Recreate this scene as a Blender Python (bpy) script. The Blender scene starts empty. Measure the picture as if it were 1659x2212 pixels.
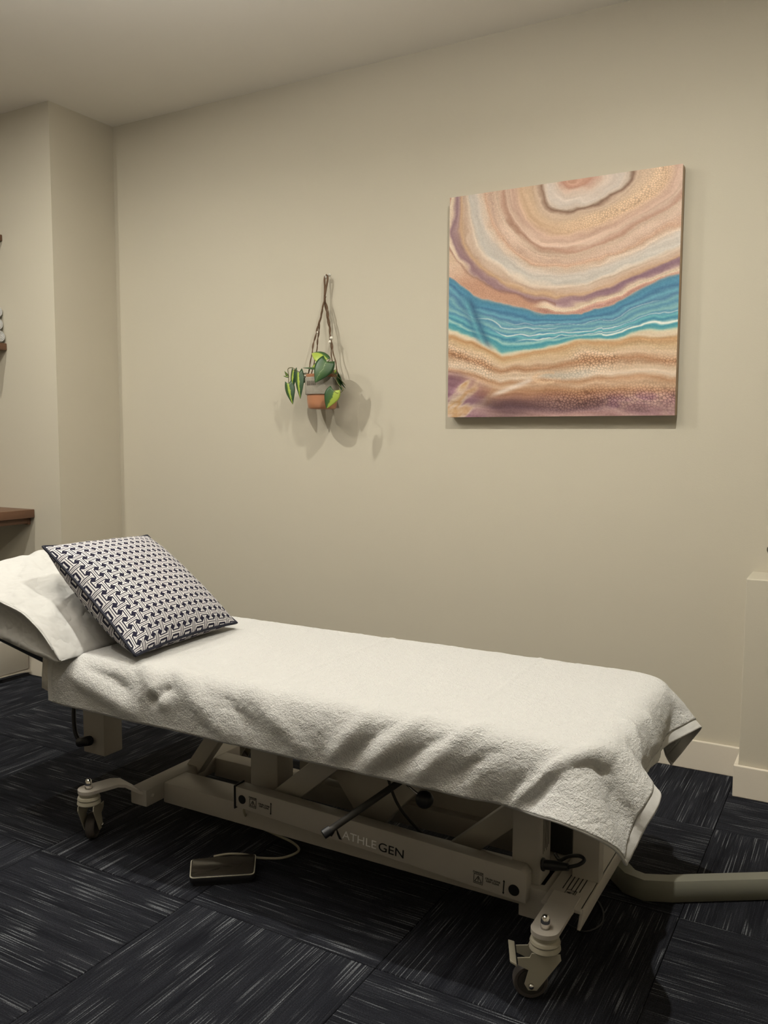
import bpy, bmesh, math, random
import numpy as np
from mathutils import Vector, Matrix
random.seed(7); rng = np.random.default_rng(7)
S = bpy.context.scene
COL = S.collection
PI = math.pi

# ------------------------------------------------------------------ camera
IW, IH, F, EYE = 1659, 2212, 1846.86, 1.2
yaw, pitch, roll = map(math.radians, (29.5614, 5.1095, 0.1966))
fw = Vector((-math.sin(yaw)*math.cos(pitch), math.cos(yaw)*math.cos(pitch), -math.sin(pitch)))
rt = Vector((math.cos(yaw), math.sin(yaw), 0)); up = rt.cross(fw)
R_ = math.cos(roll)*rt + math.sin(roll)*up
U_ = -math.sin(roll)*rt + math.cos(roll)*up
cd = bpy.data.cameras.new('camera'); cam = bpy.data.objects.new('camera', cd); COL.objects.link(cam)
m3 = Matrix((R_, U_, -fw)).transposed()
cam.matrix_world = Matrix.Translation((0, 0, EYE)) @ m3.to_4x4()
cd.sensor_fit = 'VERTICAL'; cd.sensor_height = 24; cd.lens = 24*F/IH
cd.clip_start = .05
S.camera = cam
def atY(px, py, y):
    d = fw*F + R_*(px-829.5) - U_*(py-1106); return Vector((0, 0, EYE)) + d*(y/d.y)
def atZ(px, py, z):
    d = fw*F + R_*(px-829.5) - U_*(py-1106); return Vector((0, 0, EYE)) + d*((z-EYE)/d.z)

# ------------------------------------------------------------------ world, light, exposure
w = bpy.data.worlds.new('world'); S.world = w; w.use_nodes = True
w.node_tree.nodes['Background'].inputs[0].default_value = (.9, .85, .8, 1)
w.node_tree.nodes['Background'].inputs[1].default_value = 0.05
S.view_settings.view_transform = 'Standard'; S.view_settings.look = 'None'
S.view_settings.exposure = 1.0; S.view_settings.gamma = 1.0; S.view_settings.use_curve_mapping = False
CEIL = 2.73
LAMPS = [(-2.65, 1.70), (-0.50, 1.70), (-3.46, 1.3), (-2.2, -.3), (-.2, -.5)]
UP_X, UP_Y, UP_W = -1.5, 1.0, 27
LPOW = [13.2, 18, 10, .2, .2]

# ------------------------------------------------------------------ helpers
def new_mesh_obj(name, me, mat=None, parent=None, smooth=False):
    o = bpy.data.objects.new(name, me); COL.objects.link(o)
    if mat: me.materials.append(mat)
    if parent: o.parent = parent
    if smooth: me.polygons.foreach_set('use_smooth', [True]*len(me.polygons))
    return o
def obj(name, bm, mat=None, parent=None, smooth=False, auto=None):
    me = bpy.data.meshes.new(name); bm.to_mesh(me); bm.free()
    o = new_mesh_obj(name, me, mat, parent, smooth or auto is not None)
    if auto is not None:
        try: me.set_sharp_from_angle(angle=math.radians(auto))
        except Exception: pass
    return o
def tag(o, label=None, cat=None, group=None, kind=None):
    if label: o['label'] = label
    if cat: o['category'] = cat
    if group: o['group'] = group
    if kind: o['kind'] = kind
    return o
def thing(name, label, cat, loc=(0, 0, 0), rz=0, group=None):
    o = bpy.data.objects.new(name, None); COL.objects.link(o); o.empty_display_size = .05
    o.location = loc; o.rotation_euler = (0, 0, rz)
    return tag(o, label, cat, group)
def keep(o):           # parts built in world coordinates under a located Empty
    if o.parent:
        p = o.parent; o.matrix_parent_inverse = Matrix.LocRotScale(p.location, p.rotation_euler, None).inverted()
    return o
def box(bm, x0, x1, y0, y1, z0, z1, bev=0, seg=2):
    r = bmesh.ops.create_cube(bm, size=1)
    vs = r['verts']
    for v in vs:
        v.co = Vector(((x0+x1)/2+v.co.x*(x1-x0), (y0+y1)/2+v.co.y*(y1-y0), (z0+z1)/2+v.co.z*(z1-z0)))
    if bev:
        es = list({e for v in vs for e in v.link_edges})
        bmesh.ops.bevel(bm, geom=es, offset=bev, segments=seg, affect='EDGES', profile=.5)
def prism(bm, pts, a, b, bev=0, seg=2):
    """extrude polygon pts (list of 3D Vectors, planar) along vector b-a"""
    d = Vector(b)-Vector(a)
    v0 = [bm.verts.new(Vector(p)) for p in pts]; v1 = [bm.verts.new(Vector(p)+d) for p in pts]
    n = len(pts)
    fs = [bm.faces.new(v0), bm.faces.new(v1[::-1])]
    for i in range(n): fs.append(bm.faces.new((v0[i], v1[i], v1[(i+1) % n], v0[(i+1) % n])))
    bmesh.ops.recalc_face_normals(bm, faces=fs)
    if bev:
        es = list({e for v in v0+v1 for e in v.link_edges})
        bmesh.ops.bevel(bm, geom=es, offset=bev, segments=seg, affect='EDGES', profile=.5)
def bar(bm, a, b, wd, ht, side=(0, 1, 0), bev=.003):
    """rectangular bar from a to b; wd along side, ht across"""
    a, b = Vector(a), Vector(b); d = (b-a).normalized(); s = Vector(side).normalized(); s = (s-d*s.dot(d)).normalized(); t = d.cross(s)
    pts = [a+s*wd/2*i+t*ht/2*j for i, j in ((-1, -1), (1, -1), (1, 1), (-1, 1))]
    prism(bm, pts, a, b, bev)
def tube(bm, pts, r, seg=10, cap=True, smooth_n=0, radii=None):
    P = [Vector(p) for p in pts]
    if smooth_n:
        Q = []
        n = len(P)
        for i in range(n-1):
            p0 = P[max(i-1, 0)]; p1 = P[i]; p2 = P[i+1]; p3 = P[min(i+2, n-1)]
            for k in range(smooth_n):
                t = k/smooth_n
                Q.append(.5*((2*p1)+(p2-p0)*t+(2*p0-5*p1+4*p2-p3)*t*t+(3*p1-p0-3*p2+p3)*t**3))
        Q.append(P[-1]); P = Q
    rings = []; ref = None
    for i, p in enumerate(P):
        d = (P[min(i+1, len(P)-1)]-P[max(i-1, 0)]).normalized()
        if ref is None:
            ref = d.orthogonal().normalized()
        ref = (ref-d*ref.dot(d)).normalized(); b = d.cross(ref)
        rr = r if radii is None else radii[min(i, len(radii)-1)] if len(radii) == len(P) else r
        rings.append([bm.verts.new(p+ref*rr*math.cos(2*PI*k/seg)+b*rr*math.sin(2*PI*k/seg)) for k in range(seg)])
    for i in range(len(rings)-1):
        for k in range(seg):
            bm.faces.new((rings[i][k], rings[i][(k+1) % seg], rings[i+1][(k+1) % seg], rings[i+1][k]))
    if cap:
        bm.faces.new(rings[0][::-1]); bm.faces.new(rings[-1])
def lathe(bm, prof, c=(0, 0, 0), seg=32, axis=(0, 0, 1)):
    c = Vector(c); ax = Vector(axis).normalized(); q = Vector((0, 0, 1)).rotation_difference(ax)
    rings = []
    for r, z in prof:
        if r < 1e-6: rings.append([bm.verts.new(c+q@Vector((0, 0, z)))])
        else: rings.append([bm.verts.new(c+q@Vector((r*math.cos(2*PI*k/seg), r*math.sin(2*PI*k/seg), z))) for k in range(seg)])
    for a, b in zip(rings, rings[1:]):
        for k in range(seg):
            k2 = (k+1) % seg
            if len(a) == 1 and len(b) == 1: continue
            if len(a) == 1: bm.faces.new((a[0], b[k], b[k2]))
            elif len(b) == 1: bm.faces.new((a[k], a[k2], b[0]))
            else: bm.faces.new((a[k], a[k2], b[k2], b[k]))
    bmesh.ops.recalc_face_normals(bm, faces=bm.faces[:])
def ball(bm, c, r, seg=16):
    bmesh.ops.create_uvsphere(bm, u_segments=seg, v_segments=seg//2+2, radius=r, matrix=Matrix.Translation(c))
def grid_mesh(name, V, nu, nv, flip=False, uv=None):
    """V (nu*nv,3) row-major u then v"""
    me = bpy.data.meshes.new(name)
    i = np.arange(nu-1)[:, None]*nv+np.arange(nv-1)[None, :]
    i = i.ravel()
    q = np.stack([i, i+nv, i+nv+1, i+1], 1) if not flip else np.stack([i, i+1, i+nv+1, i+nv], 1)
    me.vertices.add(len(V)); me.vertices.foreach_set('co', np.asarray(V, np.float32).ravel())
    nf = len(q)
    me.loops.add(nf*4); me.loops.foreach_set('vertex_index', q.astype(np.int32).ravel())
    me.polygons.add(nf); me.polygons.foreach_set('loop_start', np.arange(0, nf*4, 4, dtype=np.int32))
    try: me.polygons.foreach_set('loop_total', np.full(nf, 4, np.int32))
    except Exception: pass
    me.update(calc_edges=True)
    me.polygons.foreach_set('use_smooth', np.ones(nf, bool))
    if uv is not None:
        l = me.uv_layers.new(name='UVMap'); l.data.foreach_set('uv', np.asarray(uv, np.float32)[q.ravel()].ravel())
    return me

# ------------------------------------------------------------------ materials
def srgb(r, g, b):
    f = lambda c: ((c/255+.055)/1.055)**2.4 if c/255 > .04045 else c/255/12.92
    return (f(r), f(g), f(b), 1)
class NT:
    def __init__(s, name):
        s.m = bpy.data.materials.new(name); s.m.use_nodes = True; s.t = s.m.node_tree; s.N = s.t.nodes
        s.b = s.N['Principled BSDF']; s.b.inputs['Specular IOR Level'].default_value = .3
    def n(s, typ, **k):
        x = s.N.new(typ)
        for a, v in k.items():
            if a.startswith('i_'):
                key = a[2:]; key = int(key) if key.isdigit() else key
                if hasattr(v, 'bl_idname') or isinstance(v, bpy.types.NodeSocket): s.t.links.new(v, x.inputs[key])
                else: x.inputs[key].default_value = v
            else: setattr(x, a, v)
        return x
    def math(s, op, a, b=0.0, c=None):
        x = s.N.new('ShaderNodeMath'); x.operation = op
        for i, v in enumerate((a, b, c)):
            if v is None: continue
            if isinstance(v, bpy.types.NodeSocket): s.t.links.new(v, x.inputs[i])
            else: x.inputs[i].default_value = v
        return x.outputs[0]
    def link(s, a, b): s.t.links.new(a, b)
    def coord(s, which='Object', scale=(1, 1, 1), rot=(0, 0, 0), loc=None):
        c = s.N.new('ShaderNodeTexCoord'); mp = s.N.new('ShaderNodeMapping')
        mp.inputs['Scale'].default_value = scale; mp.inputs['Rotation'].default_value = rot
        s.link(c.outputs[which], mp.inputs[0])
        return mp.outputs[0]
    def noise(s, vec, scale, detail=3, rough=.5):
        x = s.N.new('ShaderNodeTexNoise'); s.link(vec, x.inputs['Vector'])
        x.inputs['Scale'].default_value = scale; x.inputs['Detail'].default_value = detail; x.inputs['Roughness'].default_value = rough
        return x.outputs['Fac']
    def ramp(s, fac, stops, interp='LINEAR'):
        x = s.N.new('ShaderNodeValToRGB'); x.color_ramp.interpolation = interp
        s.link(fac, x.inputs[0]); e = x.color_ramp.elements
        while len(e) < len(stops): e.new(.5)
        for k, (p, c) in enumerate(stops):
            e[k].position = p; e[k].color = c if len(c) == 4 else (*c, 1)
        return x.outputs[0]
    def mix(s, f, a, b):
        x = s.N.new('ShaderNodeMix'); x.data_type = 'RGBA'
        for k, v in ((0, f), (6, a), (7, b)):
            if isinstance(v, bpy.types.NodeSocket): s.link(v, x.inputs[k])
            else: x.inputs[k].default_value = v
        return x.outputs[2]
    def bump(s, h, strength=.3, dist=.01, prev=None):
        x = s.N.new('ShaderNodeBump'); s.link(h, x.inputs['Height'])
        x.inputs['Strength'].default_value = strength; x.inputs['Distance'].default_value = dist
        if prev: s.link(prev, x.inputs['Normal'])
        s.link(x.outputs[0], s.b.inputs['Normal']); return x.outputs[0]
    def set(s, col=None, rough=None, metal=None, spec=None):
        if col is not None:
            if isinstance(col, bpy.types.NodeSocket): s.link(col, s.b.inputs['Base Color'])
            else: s.b.inputs['Base Color'].default_value = col
        if rough is not None: s.b.inputs['Roughness'].default_value = rough
        if metal is not None: s.b.inputs['Metallic'].default_value = metal
        if spec is not None: s.b.inputs['Specular IOR Level'].default_value = spec
        return s.m
def simple(name, col, rough=.5, metal=0, spec=.3, bump=None, var=.05):
    t = NT(name); v = t.coord()
    n = t.noise(v, 18, 4)
    c = t.mix(n, tuple(min(1, x*(1-var)) for x in col[:3])+(1,), tuple(min(1, x*(1+var)) for x in col[:3])+(1,))
    t.set(c, rough, metal, spec)
    if bump: t.bump(t.noise(v, bump[0], 4), bump[1], bump[2])
    return t.m
def wall_mat(name, col):
    t = NT(name); v = t.coord()
    n = t.noise(v, 2.2, 4, .6)
    c = t.mix(n, tuple(x*.985 for x in col[:3])+(1,), tuple(min(1, x*1.015) for x in col[:3])+(1,))
    t.set(c, .75, 0, .2); t.bump(t.noise(v, 260, 2), .12, .002)
    return t.m
M_wall = wall_mat('wall_paint', (.53, .487, .392, 1))
M_ceil = wall_mat('ceiling_paint', (.82, .78, .71, 1))
M_trim = wall_mat('trim_paint', (.66, .60, .50, 1)); M_trim.node_tree.nodes['Principled BSDF'].inputs['Roughness'].default_value = .4

def carpet(name, along_x):
    t = NT(name)
    tc = t.N.new('ShaderNodeTexCoord'); oi = t.N.new('ShaderNodeObjectInfo')
    off = t.N.new('ShaderNodeCombineXYZ')
    t.link(t.math('MULTIPLY', oi.outputs['Random'], 37.0), off.inputs[0]); t.link(t.math('MULTIPLY', oi.outputs['Random'], 91.0), off.inputs[1])
    add = t.N.new('ShaderNodeVectorMath'); add.operation = 'ADD'; t.link(tc.outputs['Object'], add.inputs[0]); t.link(off.outputs[0], add.inputs[1])
    mp = t.N.new('ShaderNodeMapping'); t.link(add.outputs[0], mp.inputs[0])
    mp.inputs['Rotation'].default_value = (0, 0, 0 if along_x else PI/2)
    def st(sx, sy, sc, det=2):
        m = t.N.new('ShaderNodeMapping'); t.link(mp.outputs[0], m.inputs[0]); m.inputs['Scale'].default_value = (sx, sy, 1)
        return t.noise(m.outputs[0], sc, det, .55)
    fine = st(3.6, 260, 1.0, 0); lines = st(7, 330, 1.0, 1); broad = st(2.0, 30, 1.0, 2); patch = st(7, 20, 1.0, 1)
    fuzz = t.noise(tc.outputs['Object'], 380, 2)
    l1 = t.ramp(fine, [(.59, (0, 0, 0)), (.70, (1, 1, 1))])
    l2 = t.ramp(lines, [(.50, (0, 0, 0)), (.64, (1, 1, 1))])
    pm = t.ramp(patch, [(.44, (0, 0, 0)), (.60, (1, 1, 1))])
    base = t.mix(t.ramp(broad, [(.35, (0, 0, 0)), (.65, (1, 1, 1))]), (.009, .0098, .0135, 1), (.023, .0245, .031, 1))
    c = t.mix(t.math('MULTIPLY', l2, .5), base, (.044, .046, .054, 1))
    c = t.mix(t.math('MULTIPLY', t.math('MULTIPLY', l1, pm), .9), c, (.18, .19, .205, 1))
    c = t.mix(t.ramp(fuzz, [(.40, (0, 0, 0)), (.62, (.75, .75, .75))]), c, (.007, .007, .009, 1))
    t.set(c, .95, 0, .08)
    h = t.math('ADD', t.math('MULTIPLY', fuzz, .6), t.math('MULTIPLY', lines, .8))
    t.bump(h, .8, .004)
    return t.m
M_cx, M_cy = carpet('carpet_lines_along', True), carpet('carpet_lines_across', False)
M_sub = simple('subfloor', (.01, .01, .012), .95)

def terry(name, bumpy=True):
    t = NT(name); v = t.coord()
    n1 = t.noise(v, 230, 3, .65); n2 = t.noise(v, 80, 3, .6); n3 = t.noise(v, 520, 2, .6)
    t.set(t.mix(n2, (.56, .553, .53, 1), (.63, .622, .60, 1)), .95, 0, .1)
    t.b.inputs['Sheen Weight'].default_value = .35; t.b.inputs['Sheen Roughness'].default_value = .5
    if bumpy:
        h = t.math('ADD', t.math('MULTIPLY', n1, 1.0), t.math('ADD', t.math('MULTIPLY', n2, 1.1), t.math('MULTIPLY', n3, .35)))
        t.bump(h, .75, .007)
    else:
        t.bump(t.math('ADD', n3, t.math('MULTIPLY', n2, .5)), .2, .003)
    return t.m
M_terry, M_hem = terry('terry_cotton'), terry('woven_hem', False)
def linen(name, c1, c2):
    t = NT(name); v = t.coord()
    n = t.noise(v, 9, 3, .55); n2 = t.noise(v, 900, 1)
    t.set(t.mix(n, c1, c2), .85, 0, .2)
    b = t.bump(t.math('ABSOLUTE', t.math('SUBTRACT', n, .5)), .7, .03); t.bump(n2, .1, .001, b)
    return t.m
M_linen = linen('pillow_cotton', (.47, .463, .445, 1), (.52, .513, .49, 1))
M_under = linen('sheet_cotton', (.66, .63, .57, 1), (.71, .68, .62, 1))
M_vinyl = simple('navy_vinyl', (.012, .014, .022), .45, 0, .4, (160, .15, .002))
M_frame = simple('cream_powder_coat', (.45, .42, .375), .42, 0, .4, (500, .08, .001))
M_caster = simple('caster_paint', (.38, .355, .28), .4, 0, .4)
M_chrome = simple('chrome', (.75, .73, .70), .14, 1.0)
M_black = simple('black_plastic', (.012, .012, .014), .45, 0, .4)
M_grip = simple('dark_rubber', (.035, .033, .03), .6, 0, .3)
M_wheel = simple('grey_wheel_rubber', (.075, .065, .06), .6)
M_wheelin = simple('dark_wheel_hub', (.05, .045, .04), .6)
M_cable = simple('beige_cable', (.42, .39, .30), .5)
M_glossy = simple('dark_glossy_panel', (.035, .03, .024), .12, 0, .6, (60, .1, .001), .3)
M_rim = simple('pale_rim', (.42, .40, .32), .35)
M_mark = simple('black_print', (.008, .008, .008), .5)
M_silver = simple('silver_print', (.95, .95, .95), .35)
M_white = simple('white_plastic', (.78, .76, .70), .4)

# ------------------------------------------------------------------ room shell
WY, CY, CX = 3.175, 2.79, -3.367       # back wall, front face of the nib, corner x
XL, XR, YB = -5.0, 1.3, -1.8
def struct(name, bm, mat, **k): return tag(obj(name, bm, mat, **k), kind='structure')
bm = bmesh.new(); box(bm, CX, XR+.1, WY, WY+.12, 0, CEIL); struct('wall_back', bm, M_wall)
bm = bmesh.new(); box(bm, XL-.1, CX, CY, WY+.12, 0, CEIL, ); struct('wall_alcove', bm, M_wall)
bm = bmesh.new(); box(bm, XL-.12, XL, YB, CY, 0, CEIL); struct('wall_left', bm, M_wall)
bm = bmesh.new(); box(bm, XR, XR+.12, YB, WY, 0, CEIL); struct('wall_right', bm, M_wall)
bm = bmesh.new(); box(bm, XL-.12, XR+.12, YB-.12, YB, 0, CEIL); struct('wall_front', bm, M_wall)
bm = bmesh.new(); box(bm, XL-.12, XR+.12, YB-.12, WY+.12, CEIL, CEIL+.1); struct('ceiling', bm, M_ceil)
LX, LY, LZ = -.335, 3.0, .737
bm = bmesh.new(); box(bm, LX, XR, LY, WY, 0, LZ, .004); struct('wall_ledge', bm, M_wall)
bm = bmesh.new(); box(bm, XL-.12, XR+.12, YB-.12, WY+.12, -.06, -.009); floor = struct('floor', bm, M_sub)
# carpet tiles, basket-weave
TS = .557; gx0, gy0 = -.362, 1.588
i0, i1 = math.floor((XL-gx0)/TS), math.ceil((XR-gx0)/TS); j0, j1 = math.floor((YB-gy0)/TS), math.ceil((WY-gy0)/TS)
tile_mesh = {}
for par, mt in ((0, M_cx), (1, M_cy)):
    b = bmesh.new(); box(b, -TS/2+.0008, TS/2-.0008, -TS/2+.0008, TS/2-.0008, -.009, 0, .0012, 1)
    me = bpy.data.meshes.new('carpet_tile'); b.to_mesh(me); b.free(); me.materials.append(mt); tile_mesh[par] = me
for i in range(i0, i1):
    for j in range(j0, j1):
        cx, cy = gx0+(i+.5)*TS, gy0+(j+.5)*TS
        x0, x1, y0, y1 = cx-TS/2, cx+TS/2, cy-TS/2, cy+TS/2
        if x0 < CX-.3 and y0 > CY: continue
        edge = x0 < XL or x1 > XR or y0 < YB or y1 > WY or (x0 < CX and y1 > CY) or (x1 > LX and y1 > LY)
        par = (i+j) % 2
        if edge:     # cut tiles along the walls
            X0, X1, Y0, Y1 = max(x0, XL), min(x1, XR), max(y0, YB), min(y1, WY)
            if x1 > LX+.01 and y1 > LY and x0 >= LX-.01: Y1 = min(Y1, LY)
            if X1-X0 < .02 or Y1-Y0 < .02: continue
            b = bmesh.new(); box(b, X0-cx+.0008, X1-cx-.0008, Y0-cy+.0008, Y1-cy-.0008, -.009, 0, .0012, 1)
            me = bpy.data.meshes.new('carpet_tile'); b.to_mesh(me); b.free(); me.materials.append(tile_mesh[par].materials[0])
        else: me = tile_mesh[par]
        o = bpy.data.objects.new('carpet_tile', me); COL.objects.link(o); o.location = (cx, cy, 0); o.parent = floor
# baseboards
BH, BT = .108, .014
def base(name, x0, x1, y0, y1):
    b = bmesh.new(); box(b, x0, x1, y0, y1, 0, BH, .003); struct(name, b, M_trim)
base('baseboard_back', CX, LX-BT, WY-BT, WY)
base('baseboard_ledge', LX-BT, XR, LY-BT, LY); base('baseboard_ledge_side', LX-BT, LX, LY, WY-BT)
base('baseboard_alcove', XL, CX+BT, CY-BT, CY); base('baseboard_alcove_side', CX, CX+BT, CY, WY-BT)

# ------------------------------------------------------------------ downlights
M_lamp = NT('lamp_glow'); M_lamp.set((1, .85, .62, 1)); M_lamp.b.inputs['Emission Color'].default_value = (1, .83, .6, 1); M_lamp.b.inputs['Emission Strength'].default_value = 12
names = ['recessed white ceiling downlight above the head of the treatment table', 'recessed white ceiling downlight above the foot of the treatment table',
         'recessed white ceiling downlight nearest the left wall', 'recessed white ceiling downlight in the middle of the room behind the camera', 'recessed white ceiling downlight nearest the right wall behind the camera']
for k, ((x, y), pw) in enumerate(zip(LAMPS, LPOW)):
    t = thing('downlight', names[k], 'ceiling light', (x, y, CEIL), group='recessed ceiling downlights')
    b = bmesh.new(); lathe(b, [(.036, -.001), (.05, -.001), (.05, -.006), (.036, -.008), (.036, -.001)]); obj('trim_ring', b, M_white, t, auto=40)
    b = bmesh.new(); lathe(b, [(0, -.002), (.034, -.002)]); obj('lens', b, M_lamp.m, t)
    ld = bpy.data.lights.new('downlight_beam', 'AREA'); ld.energy = pw; ld.color = (1, .97, .88); ld.shape = 'DISK'; ld.size = .034
    lo = bpy.data.objects.new('downlight_beam', ld); COL.objects.link(lo); lo.location = (0, 0, -.02); lo.parent = t

# added fill lamp out of frame, brightens the ceiling; its bowl fixture is made up
UPL = thing('fill_uplight', 'added out-of-frame white bowl lamp throwing fill light up at the ceiling', 'ceiling light', (UP_X, UP_Y, CEIL))
b = bmesh.new(); lathe(b, [(0, -.62), (.08, -.61), (.14, -.57), (.17, -.51), (.165, -.51), (.135, -.56), (.07, -.60), (0, -.605)]); obj('bowl', b, M_white, UPL, auto=50)
b = bmesh.new()
for k in range(3):
    a = k*2*PI/3; tube(b, [(.167*math.cos(a), .167*math.sin(a), -.51), (0, 0, -.02)], .002, 6)
obj('suspension_wires', b, M_chrome, UPL); b = bmesh.new(); lathe(b, [(0, 0), (.05, 0), (.05, -.02), (0, -.025)]); obj('canopy', b, M_white, UPL, auto=50)
ld = bpy.data.lights.new('fill_uplight_beam', 'AREA'); ld.energy = UP_W; ld.color = (1, .97, .92); ld.shape = 'DISK'; ld.size = .22
lo = bpy.data.objects.new('fill_uplight_beam', ld); COL.objects.link(lo); lo.location = (0, 0, -.53); lo.rotation_euler = (PI, 0, 0); lo.parent = UPL

# ------------------------------------------------------------------ painting (poured acrylic on canvas)
def ramp_np(x, stops):
    xs = [s[0] for s in stops]; cs = np.array([s[1] for s in stops], float)
    return np.stack([np.interp(x, xs, cs[:, k]) for k in range(3)], -1)
def vnoise(x, y, seed=0):
    r = np.random.default_rng(seed); G = r.random((64, 64))
    xi, yi = np.floor(x).astype(int), np.floor(y).astype(int); fx, fy = x-xi, y-yi
    fx, fy = fx*fx*(3-2*fx), fy*fy*(3-2*fy)
    g = lambda a, b: G[a % 64, b % 64]
    return (g(xi, yi)*(1-fx)+g(xi+1, yi)*fx)*(1-fy)+(g(xi, yi+1)*(1-fx)+g(xi+1, yi+1)*fx)*fy
def fbm(x, y, o=4, seed=0):
    s = 0; a = .5; t = 0
    for k in range(o): s = s+a*vnoise(x*2**k, y*2**k, seed+k); t += a; a *= .5
    return s/t
def cells(x, y, seed=0):
    r = np.random.default_rng(seed); P = r.random((64, 64, 2)); xi, yi = np.floor(x).astype(int), np.floor(y).astype(int)
    d1 = np.full(x.shape, 9.); d2 = d1.copy()
    for a in (-1, 0, 1):
        for b in (-1, 0, 1):
            q = P[(xi+a) % 64, (yi+b) % 64]; d = np.hypot(xi+a+q[..., 0]-x, yi+b+q[..., 1]-y)
            d2 = np.where(d < d1, d1, np.minimum(d2, d)); d1 = np.minimum(d1, d)
    return d2-d1
def sst(a, b, x): t = np.clip((x-a)/(b-a), 0, 1); return t*t*(3-2*t)
def painting_colors(u, t):
    wu = u+.05*(fbm(u*3, t*3, 3, 11)-.5); wt = t+.05*(fbm(u*4+7, t*5, 4, 21)-.5)+.012*(fbm(u*18, t*30, 3, 31)-.5)
    xs = [0, .12, .25, .4, .5, .62, .75, .88, 1]
    T = np.interp(wu, xs, [.37, .455, .485, .545, .565, .565, .53, .475, .435])
    B = np.interp(wu, xs, [.595, .645, .72, .705, .695, .68, .675, .66, .655])
    a = wt/T
    du = wu-.56; L = np.sqrt((du/np.where(du < 0, .60, 1.05))**2*(1-np.clip(a, 0, 1)**2)+a**2)
    L = L+.055*(fbm(u*4, t*5, 3, 40)-.5)+.05*(fbm(u*11, t*13, 4, 41)-.5)+.007*np.sin(L*75+7*fbm(u*5, t*5, 2, 5))
    top = ramp_np(L, [(0, (196, 140, 112)), (.06, (182, 122, 98)), (.10, (214, 190, 172)), (.17, (212, 200, 190)), (.20, (198, 178, 160)), (.225, (120, 84, 62)), (.25, (196, 166, 140)),
        (.30, (203, 168, 132)), (.36, (206, 166, 128)), (.42, (205, 164, 142)), (.48, (214, 180, 158)), (.51, (176, 128, 104)), (.54, (208, 178, 154)), (.60, (205, 170, 148)), (.64, (196, 150, 120)),
        (.67, (212, 188, 166)), (.71, (206, 196, 186)), (.76, (190, 186, 178)), (.79, (214, 196, 176)), (.83, (190, 158, 134)), (.86, (204, 162, 120)), (.89, (158, 120, 122)), (.915, (142, 104, 118)),
        (.94, (214, 186, 158)), (.965, (222, 204, 176)), (.985, (196, 142, 120)), (1.0, (172, 116, 104))])
    top = top*.80+.20*np.array((202, 172, 150)); top = top+((fbm(L*46, u*5+t*3, 3, 77)-.5)*46)[..., None]
    # dark edge line of the left lobe, pink outside of it
    e = L-(1.02-.10*sst(.0, .5, t))
    out = sst(.0, .012, e)*(u < .45)*sst(.46, .38, u)
    top = top*(1-out[..., None])+out[..., None]*ramp_np(np.clip((t-.05)*2.4+.3*fbm(u*8, t*14, 3, 8), 0, 1), [(0, (206, 150, 132)), (.35, (196, 148, 130)), (.5, (150, 112, 122)), (.62, (200, 166, 132)), (.8, (212, 178, 152)), (1, (190, 140, 112))])
    ln = np.exp(-(e/.010)**2)*(u < .5)*sst(.0, .08, t); top = top*(1-.55*ln[..., None])+.55*ln[..., None]*np.array((140, 88, 70))
    pv = np.exp(-((L-.90)/.03)**2)*sst(.45, .8, u); top = top*(1-.75*pv[..., None])+.75*pv[..., None]*np.array((128, 92, 112))
    cl = cells(u*110, t*115, 3); lace = sst(.30, .12, cl)
    zone = np.exp(-((L-.33)/.06)**2)*sst(.4, .7, u)+.35*np.exp(-((L-.62)/.12)**2)+.35*sst(.9, .97, L)
    top = top+(zone*(1-lace)*26-zone*lace*16)[..., None]*np.array((1, .9, .7))
    # blue river
    M = (wt-T)/(B-T); Mw = M+.10*(fbm(u*5, t*16, 4, 61)-.5)+.05*(fbm(u*16, t*40, 2, 62)-.5)
    blue = ramp_np(Mw, [(0, (92, 142, 160)), (.06, (64, 128, 158)), (.14, (70, 138, 172)), (.2, (58, 112, 150)), (.28, (96, 162, 184)), (.34, (74, 124, 160)), (.42, (112, 168, 178)), (.48, (78, 138, 168)), (.56, (128, 178, 180)),
        (.61, (72, 136, 170)), (.68, (100, 176, 184)), (.74, (56, 130, 160)), (.80, (150, 196, 190)), (.85, (60, 146, 164)), (.92, (88, 160, 166)), (.97, (190, 200, 178)), (1, (214, 200, 168))])
    for c0, w0, am, ulo, uhi in ((.63, .014, .9, .25, .75), (.74, .012, .85, .35, .8), (.47, .012, .7, .1, .5), (.80, .02, 1., .68, 1.05), (.62, .01, .6, .7, 1.05), (.36, .008, .5, .3, .9)):
        k = am*np.exp(-((Mw+.06*np.sin(u*38)*.5*(u < .7)-c0)/w0)**2)*sst(ulo-.06, ulo+.04, u)*sst(uhi+.06, uhi-.04, u); blue = blue*(1-k[..., None])+k[..., None]*np.array((236, 234, 224))
    # folded tongue at the left
    fx = u-.02-.42*(t-.44); tong = np.exp(-((fx-.06)/.035)**2)*sst(.42, .5, t)*sst(.73, .66, t)
    tc = ramp_np(np.clip((fx-.0)/.12+.15*fbm(u*12, t*12, 3, 71), 0, 1), [(0, (60, 120, 150)), (.3, (50, 92, 128)), (.5, (86, 160, 176)), (.7, (40, 84, 118)), (1, (70, 150, 168))])
    blue = blue*(1-.8*tong[..., None])+.8*tong[..., None]*tc
    # lower sands
    N = (wt-B)/(1-B); Nw = N+.16*(fbm(u*3.2+3, t*6, 4, 81)-.5)+.10*(.5-u)*(1-abs(N-.5))
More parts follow.
